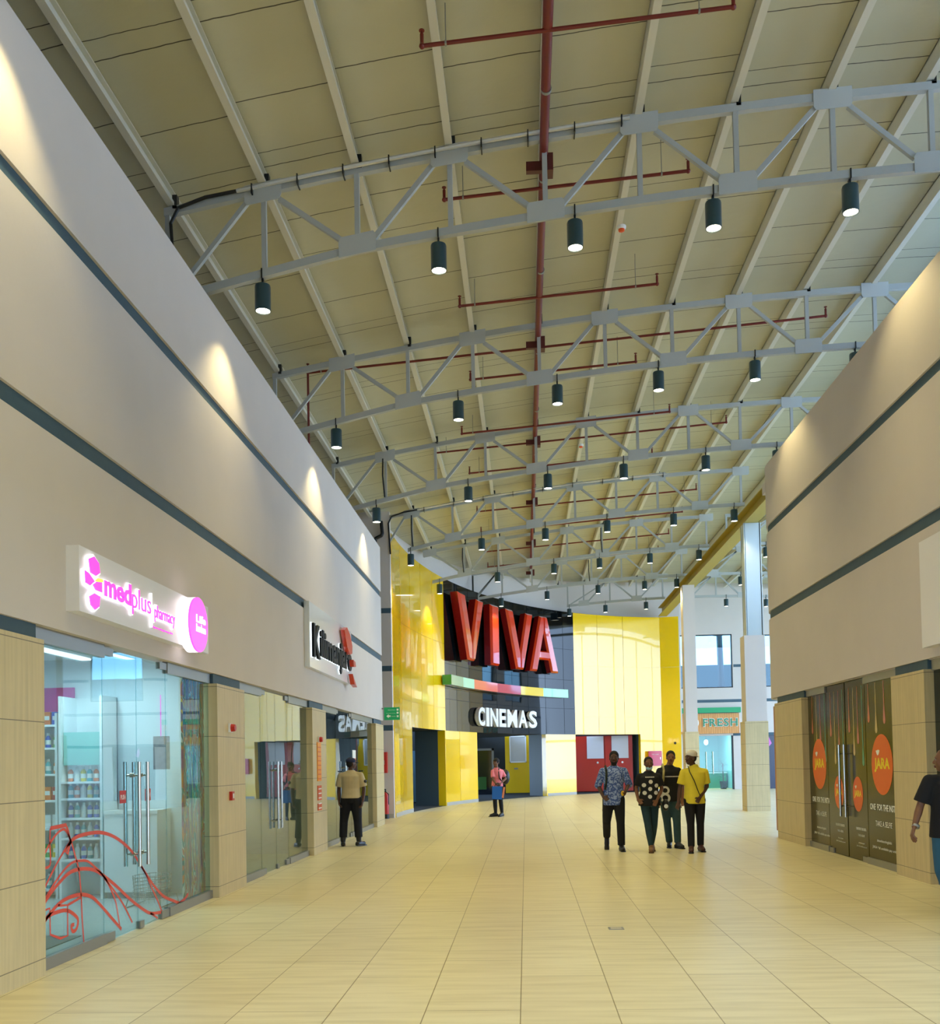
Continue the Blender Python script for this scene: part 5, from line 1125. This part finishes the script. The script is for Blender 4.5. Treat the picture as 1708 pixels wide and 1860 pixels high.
def bag_strap(P, pts, m, r=.012, name='strap'):
    mb = MB(); mb.tube([P['G']('neck')*0+Vector(p) for p in pts], r, 8); return kid(P, name, mb, m)
Jd = lambda **k: k
# --- fabric materials (all patterns fixed to the cloth)
def patterned(name, c1, c2, scale, thr=.5, feat='vor'):
    m = mat(name, c1, .8); nt = m.node_tree; b = nt.nodes['Principled BSDF']; tc = nt.nodes.new('ShaderNodeTexCoord')
    n = nt.nodes.new('ShaderNodeTexNoise'); n.inputs['Scale'].default_value = scale; n.inputs['Detail'].default_value = 2; nt.links.new(tc.outputs['Object'], n.inputs['Vector'])
    s = mathn(nt, 'GREATER_THAN', n.outputs['Fac'], thr); mx = nt.nodes.new('ShaderNodeMix'); mx.data_type = 'RGBA'; mx.inputs['A'].default_value = lin(c1); mx.inputs['B'].default_value = lin(c2); nt.links.new(s, mx.inputs['Factor']); nt.links.new(mx.outputs['Result'], b.inputs['Base Color']); return m
def printed_tee(name, base, shapes, wording=None):
    """shapes: rings/discs (x, z, r_in, r_out) printed on the front of the cloth, in the shirt's own coordinates"""
    m = mat(name, base, .85); nt = m.node_tree; b = nt.nodes['Principled BSDF']; tc = nt.nodes.new('ShaderNodeTexCoord'); sx = nt.nodes.new('ShaderNodeSeparateXYZ'); nt.links.new(tc.outputs['Object'], sx.inputs[0])
    X, Y, Z = sx.outputs['X'], sx.outputs['Y'], sx.outputs['Z']; tot = None
    for x, z, ri, ro in shapes:
        d = mathn(nt, 'SQRT', mathn(nt, 'ADD', mathn(nt, 'POWER', mathn(nt, 'SUBTRACT', X, x), 2), mathn(nt, 'POWER', mathn(nt, 'SUBTRACT', Z, z), 2))); v = mathn(nt, 'LESS_THAN', d, ro)
        if ri > 0: v = mathn(nt, 'MULTIPLY', v, mathn(nt, 'GREATER_THAN', d, ri))
        tot = v if tot is None else mathn(nt, 'MAXIMUM', tot, v)
    if wording:
        x0, x1, z0, z1 = wording; inx = mathn(nt, 'MULTIPLY', mathn(nt, 'GREATER_THAN', X, x0), mathn(nt, 'LESS_THAN', X, x1)); inz = mathn(nt, 'MULTIPLY', mathn(nt, 'GREATER_THAN', Z, z0), mathn(nt, 'LESS_THAN', Z, z1))
        g = mathn(nt, 'GREATER_THAN', mathn(nt, 'FRACT', mathn(nt, 'MULTIPLY', X, 48)), .35); tot = mathn(nt, 'MAXIMUM', tot, mathn(nt, 'MULTIPLY', mathn(nt, 'MULTIPLY', inx, inz), g))
    tot = mathn(nt, 'MULTIPLY', tot, mathn(nt, 'LESS_THAN', Y, -.03)); mx = nt.nodes.new('ShaderNodeMix'); mx.data_type = 'RGBA'; mx.inputs['A'].default_value = lin(base); mx.inputs['B'].default_value = lin((222, 220, 210)); nt.links.new(tot, mx.inputs['Factor']); nt.links.new(mx.outputs['Result'], b.inputs['Base Color']); return m
C_black = mat('black trouser cloth', (16, 16, 20), .85, noise=(8, .3)); C_jean = mat('dark teal denim', (28, 58, 66), .85, noise=(20, .2)); C_jean2 = mat('faded green blue denim', (52, 80, 84), .85, noise=(14, .25)); C_navy = mat('navy uniform cloth', (12, 16, 28), .85, noise=(8, .3))

# 1 man in patterned blue shirt, striding, back leg lifted
P = {}; J = Jd(pelvis=(0,0,.92), waist=(0,-.01,1.10), chest=(.01,-.02,1.24), neck=(.01,-.01,1.46), head=(.02,-.03,1.585), sha=(-.19,0,1.385), ela=(-.255,.06,1.12), wra=(-.185,-.10,.93), hda=(-.11,-.17,.87), shb=(.20,-.01,1.385), elb=(.27,.03,1.13), wrb=(.185,-.17,1.01), hdb=(.13,-.24,.96),
     hpa=(-.085,.02,.88), kna=(-.13,-.02,.50), ana=(-.11,.26,.22), toa=(-.12,.20,.04), hpb=(.085,-.01,.88), knb=(.10,-.10,.48), anb=(.105,-.09,.085), tob=(.12,-.25,.04))
person((1.49, 16.85), P, SKIN2, 'bearded man walking in a patterned blue shirt and black trousers', J, facing=-.12, grip=(.5, 1.0))
shirt(P, patterned('blue patterned shirt cloth', (66, 92, 158), (150, 170, 214), 34, .52), sleeve=1.12, ease=.022, hem=-.10, loose=.02); trousers(P, C_black, .016); shoes(P, mat('dark brown shoe leather', (22, 18, 18), .4)); short_hair(P, .008)
mb = MB(); H, Rz = P['H'], P['Rz']; mb.ball(H((0, -.036, -.082)), (.050, .052, .046), 14, 10, Rz); mb.ball(H((0, -.012, -.05)), (.069, .05, .05), 14, 10, Rz); kid(P, 'beard', mb, M_hair, .009, 2)
bag_strap(P, [(-.13, .10, 1.36), (-.13, -.02, 1.45), (-.125, -.13, 1.36), (-.13, -.155, 1.2), (-.15, -.10, 1.05)], mat('dark green strap', (26, 38, 34), .8), .018, 'bag_strap')
t = thing('backpack', 'dark backpack worn by the man in the blue shirt', 'backpack', (1.49, 16.85+.2, 1.1)); MB().ball((1.49, 17.10, 1.17), (.13, .09, .20), 16, 10).build('bag_body', mat('dark bag cloth', (26, 34, 32), .8), t, smooth=True)
t = thing('phone', 'small yellow object held in the hand of the man in the blue shirt', 'phone', (1.49+.13, 16.6, .98)); MB().ball((1.49+.13, 16.60, .985), (.030, .03, .045)).build('yellow_case', mat('yellow case', (214, 170, 30), .4), t, smooth=True)
# 2 woman with dots and face mask
dots = [(0, 1.055, 0, .034), (.01, 1.175, 0, .034), (-.005, .925, 0, .034), (-.10, 1.12, 0, .034), (.11, 1.11, 0, .034), (-.09, .99, 0, .034), (.10, .99, 0, .034)]
P = {}; J = Jd(pelvis=(0,0,.86), waist=(0,-.01,1.02), chest=(0,-.02,1.15), neck=(0,0,1.36), head=(0,-.02,1.478), sha=(-.165,0,1.285), ela=(-.215,.05,1.07), wra=(-.20,-.08,.88), hda=(-.15,-.13,.81), shb=(.165,0,1.285), elb=(.215,.02,1.05), wrb=(.10,-.17,.86), hdb=(.05,-.23,.79),
     hpa=(-.08,0,.82), kna=(-.05,-.10,.46), ana=(-.01,-.17,.085), toa=(-.03,-.31,.038), hpb=(.08,.02,.82), knb=(.07,.01,.45), anb=(.035,.14,.10), tob=(.04,.01,.04))
person((2.07, 16.62), P, SKIN, 'woman in a black tee with large white dots and a blue mask', J, facing=0.05, sex='f', grip=(.6, .3), hs=.96)
shirt(P, printed_tee('black tee with white dots', (16, 17, 20), dots, (-.075, .075, 1.245, 1.262)), sleeve=.75, ease=.024, hem=-.05, loose=.012); trousers(P, C_jean, .004, .002); shoes(P, mat('tan sandal', (128, 92, 54), .5), mat('sandal sole', (96, 70, 40), .6), 'sandal'); short_hair(P, .006)
mb = MB(); H, Rz = P['H'], P['Rz']; mb.ball(H((0, -.050, -.082)), (.052, .046, .034), 14, 10, Rz); mb.ball(H((0, -.025, -.070)), (.064, .040, .024), 14, 10, Rz); kid(P, 'face_mask', mb, mat('pale blue face mask', (150, 196, 214), .7), .008, 2)
t = thing('handbag', 'small dark handbag with white trim at the side of the woman with dots', 'handbag', (2.30, 16.6, .75)); MB().ball((2.335, 16.60, .78), (.06, .06, .10), 14, 10).build('bag_body', M_black, t, smooth=True); MB().cyl((2.335, 16.535, .76), (2.335, 16.53, .76), .035, 14).build('white_trim', M_txtw, t)
# 3 young man, tee with a large 8
P = {}; J = Jd(pelvis=(0,0,.90), waist=(0,0,1.08), chest=(-.01,-.01,1.23), neck=(0,0,1.45), head=(.035,-.02,1.575), sha=(-.17,0,1.365), ela=(-.235,.02,1.07), wra=(-.23,-.06,.82), hda=(-.22,-.10,.73), shb=(.17,0,1.365), elb=(.23,.06,1.10), wrb=(.22,.0,.85), hdb=(.22,-.03,.77),
     hpa=(-.08,0,.86), kna=(-.06,-.04,.46), ana=(-.01,.08,.085), toa=(-.04,-.07,.038), hpb=(.085,0,.86), knb=(.10,-.10,.46), anb=(.10,-.14,.085), tob=(.16,-.28,.038))
person((2.50, 17.25), P, SKIN3, 'young man in a black tee with a big white figure eight', J, facing=-.10, grip=(.4, .4), hs=.98)
shirt(P, printed_tee('black tee with figure eight', (15, 15, 18), [(-.09, 1.005, .040, .075), (-.09, .875, .045, .085)], (-.09, .17, 1.235, 1.255)), sleeve=.8, ease=.022, hem=-.05, loose=.01); trousers(P, C_jean2, .012); shoes(P, M_black, None, 'slipper'); short_hair(P, .008)
bag_strap(P, [(-.11, .10, 1.38), (-.11, -.02, 1.455), (-.105, -.12, 1.36), (-.12, -.14, 1.2), (-.15, -.05, 1.05)], mat('pale olive strap', (176, 166, 110), .8), .020, 'bag_strap')
# 4 man in yellow polo and white cap
P = {}; J = Jd(pelvis=(0,0,.90), waist=(.0,0,1.08), chest=(.01,-.01,1.22), neck=(.0,.0,1.43), head=(-.055,-.03,1.56), sha=(-.185,-.01,1.345), ela=(-.235,.0,1.07), wra=(-.28,-.08,.82), hda=(-.31,-.12,.73), shb=(.195,0,1.345), elb=(.22,.06,1.08), wrb=(.06,-.15,.90), hdb=(0,-.20,.83),
     hpa=(-.085,0,.86), kna=(-.09,-.10,.46), ana=(-.10,-.16,.085), toa=(-.13,-.31,.038), hpb=(.085,0,.86), knb=(.085,.0,.46), anb=(.09,.06,.09), tob=(.11,-.09,.038))
person((2.795, 16.45), P, SKIN2, 'man in a bright yellow polo shirt and white cap looking sideways', J, facing=-1.05, grip=(.5, .6))
shirt(P, mat('yellow polo cotton', (232, 212, 58), .85, noise=(10, .08)), sleeve=.78, ease=.022, hem=-.06, loose=.012, name='polo_shirt'); trousers(P, C_black, .008); shoes(P, mat('brown sandal leather', (78, 40, 30), .5), None, 'sandal'); short_hair(P, .004)
mb = MB(); H, Rz, G = P['H'], P['Rz'], P['G']; mb.ball(H((0, .028, .062)), (.088, .102, .075), 20, 14, Rz); mb.ball(H((0, .12, .022)), (.055, .05, .012), 14, 8, Rz); kid(P, 'white_cap', mb, mat('white cap cotton', (222, 214, 198), .8), .009, 2)
mb = MB(); loft(mb, [((0,0,1.405), .085, .08), ((0,0,1.44), .072, .07), ((0,0,1.455), .066, .064)]); kid(P, 'collar', mb, MATS['yellow polo cotton'], .009, 2)
bag_strap(P, [(-.10, -.03, 1.435), (-.09, -.135, 1.33), (-.02, -.148, 1.18), (.03, -.150, 1.03), (.07, -.15, .93)], M_black, .007, 'crossbody_strap')
# 5 security guard seen from behind
P = {}; J = Jd(pelvis=(0,0,.93), waist=(0,0,1.10), chest=(0,0,1.24), neck=(0,0,1.46), head=(.015,.02,1.575), sha=(-.20,0,1.375), ela=(-.235,.01,1.10), wra=(-.225,-.05,.88), hda=(-.215,-.08,.79), shb=(.20,0,1.375), elb=(.25,.02,1.10), wrb=(.235,-.03,.86), hdb=(.22,-.06,.77),
     hpa=(-.09,0,.89), kna=(-.15,.02,.48), ana=(-.165,0,.095), toa=(-.19,.14,.04), hpb=(.09,0,.89), knb=(.12,.02,.48), anb=(.14,0,.095), tob=(.22,.14,.04))
person((-3.36, 18.55), P, SKIN2, 'security guard seen from behind in khaki shirt and navy cap', J, facing=pi-.8, grip=(.5, .5), palm=((1,0,0), (-1,0,0)))
C_khaki = mat('khaki uniform cotton', (190, 176, 142), .85, noise=(6, .12)); shirt(P, C_khaki, sleeve=.85, ease=.030, hem=.03, loose=.018); trousers(P, C_navy, .026, .014, to=.80); short_hair(P, .003)
mb = MB(); G = P['G']
for s in 'ab': kn, an = G('kn'+s), G('an'+s); b = MB(); cap(b, kn.lerp(an, .72), an, .060, .046, 14); d = Vector((G('to'+s).x-an.x, G('to'+s).y-an.y, 0)).normalized(); cap(b, an+Vector((0,0,-.045))-d*.04, an.lerp(G('to'+s), .9), .046, .040, 12); o = kid(P, 'boot', b, M_black, .009, 2); ms = MB(); sole(ms, an, G('to'+s)); so = ms.build('sole', M_black, None); so.parent = o
H, Rz = P['H'], P['Rz']; mb = MB(); mb.ball(H((0, .015, .058)), (.088, .104, .064), 20, 14, Rz); mb.ball(H((0, -.115, .022)), (.062, .055, .010), 14, 8, Rz); kid(P, 'navy_cap', mb, mat('navy cap cloth', (24, 36, 72), .8), .009, 2)
mb = MB()
for s, sx in (('a', -1), ('b', 1)): mb.box(sx*.20-.045, sx*.20+.045, -.03, .03, 1.425, 1.445)
kid(P, 'epaulettes', mb, M_black, None, smooth=False); mb = MB(); mb.cyl((.285, -.03, 1.24), (.292, -.04, 1.24), .032, 14); kid(P, 'sleeve_badge', mb, M_black, None)
mb = MB(); loft(mb, [((0,0,.985), .172, .128), ((0,0,1.02), .170, .127)]); kid(P, 'belt', mb, M_black, None)
# 6 person in pink by the cinema doors
P = {}; J = Jd(pelvis=(0,.0,.90), waist=(0,0,1.07), chest=(0,-.01,1.20), neck=(-.01,0,1.40), head=(-.02,-.02,1.535), sha=(-.13,-.06,1.31), ela=(-.11,-.14,1.06), wra=(-.02,-.22,.93), hda=(.05,-.22,.90), shb=(.15,.04,1.31), elb=(.24,.05,1.07), wrb=(.08,-.13,.93), hdb=(.0,-.18,.90),
     hpa=(-.07,0,.86), kna=(-.07,-.02,.46), ana=(-.06,.05,.09), toa=(-.21,.0,.038), hpb=(.075,.02,.86), knb=(.09,.02,.46), anb=(.12,.04,.09), tob=(.05,-.10,.038))
J['yaw'] = -.5
person((-.83, 27.75), P, SKIN, 'person in a pink polo shirt and black trousers standing in front of the cinema doors', J, facing=-.45, sex='f', grip=(.7, .7))
shirt(P, mat('pink polo cotton', (232, 128, 138), .85, noise=(8, .08)), sleeve=.72, ease=.020, hem=0.0, loose=.004, name='polo_shirt'); trousers(P, C_black, .008, .002); shoes(P, M_black, None, 'trainer'); short_hair(P, .014)
bag_strap(P, [(.10, .10, 1.32), (.06, -.02, 1.395), (.05, -.13, 1.28), (.07, -.15, 1.10), (.16, -.05, .98)], M_black, .018, 'bag_strap')
t = thing('backpack', 'black backpack on the back of the person in pink', 'backpack', (-.62, 27.9, 1.1)); MB().ball((-.60, 27.99, 1.12), (.13, .12, .22), 16, 10).build('bag_body', M_black, t, smooth=True)
t = thing('carrier_bag', 'blue carrier bag hanging in front of the person in pink', 'bag', (-.86, 27.5, .6)); mb = MB(); mb.prism([(-.97, .52), (-.70, .50), (-.69, .87), (-.96, .87)], lambda u, v: (u, 27.46, v), lambda u, v: (u, 27.38, v)); mb.build('blue_body', mat('blue bag', (20, 96, 176), .5), t); mb = MB(); mb.tube([(-.90, 27.46, .86), (-.86, 27.46, .95), (-.80, 27.46, .95), (-.76, 27.46, .86)], .008, 6); mb.build('handles', M_black, t)
t = thing('folder', 'orange folder edge beside the blue carrier bag', 'folder', (-.66, 27.5, .55)); MB().prism([(-.70, .55), (-.65, .53), (-.60, .84), (-.65, .84)], lambda u, v: (u, 27.55, v), lambda u, v: (u, 27.47, v)).build('cover', mat('orange folder', (240, 140, 84), .5), t)
# 7 man at the right edge, half out of the picture, walking towards the far end
P = {}; J = Jd(pelvis=(0,0,.86), waist=(0,0,1.03), chest=(0,0,1.17), neck=(0,.02,1.38), head=(-.03,.05,1.495), sha=(-.21,0,1.32), ela=(-.28,.03,1.06), wra=(-.375,-.06,.87), hda=(-.42,-.10,.78), shb=(.20,0,1.31), elb=(.25,-.08,1.04), wrb=(.22,-.2,.84), hdb=(.2,-.28,.77),
     hpa=(-.09,0,.82), kna=(-.07,.10,.44), ana=(.0,.0,.12), toa=(-.02,.15,.04), hpb=(.09,0,.82), knb=(.10,-.05,.44), anb=(.10,-.30,.16), tob=(.10,-.17,.04))
person((4.03, 9.5), P, SKIN, 'man in a black shirt cut by the right edge, arm swung out', J, facing=pi+.9, grip=(.5, .5), palm=((1,0,0), (-1,0,0)))
shirt(P, mat('plain black cotton', (10, 10, 13), .9), sleeve=.85, ease=.030, hem=-.06, loose=.032); trousers(P, mat('mid blue denim', (34, 84, 108), .85, noise=(18, .15)), .010); shoes(P, mat('olive suede shoe', (60, 56, 36), .8)); short_hair(P, .002, m=mat('cropped hair', (70, 56, 34), .7))
mb = MB(); mb.cyl((-.355, -.05, .885), (-.365, -.06, .865), .036, 14); kid(P, 'wristwatch', mb, M_alu, None)
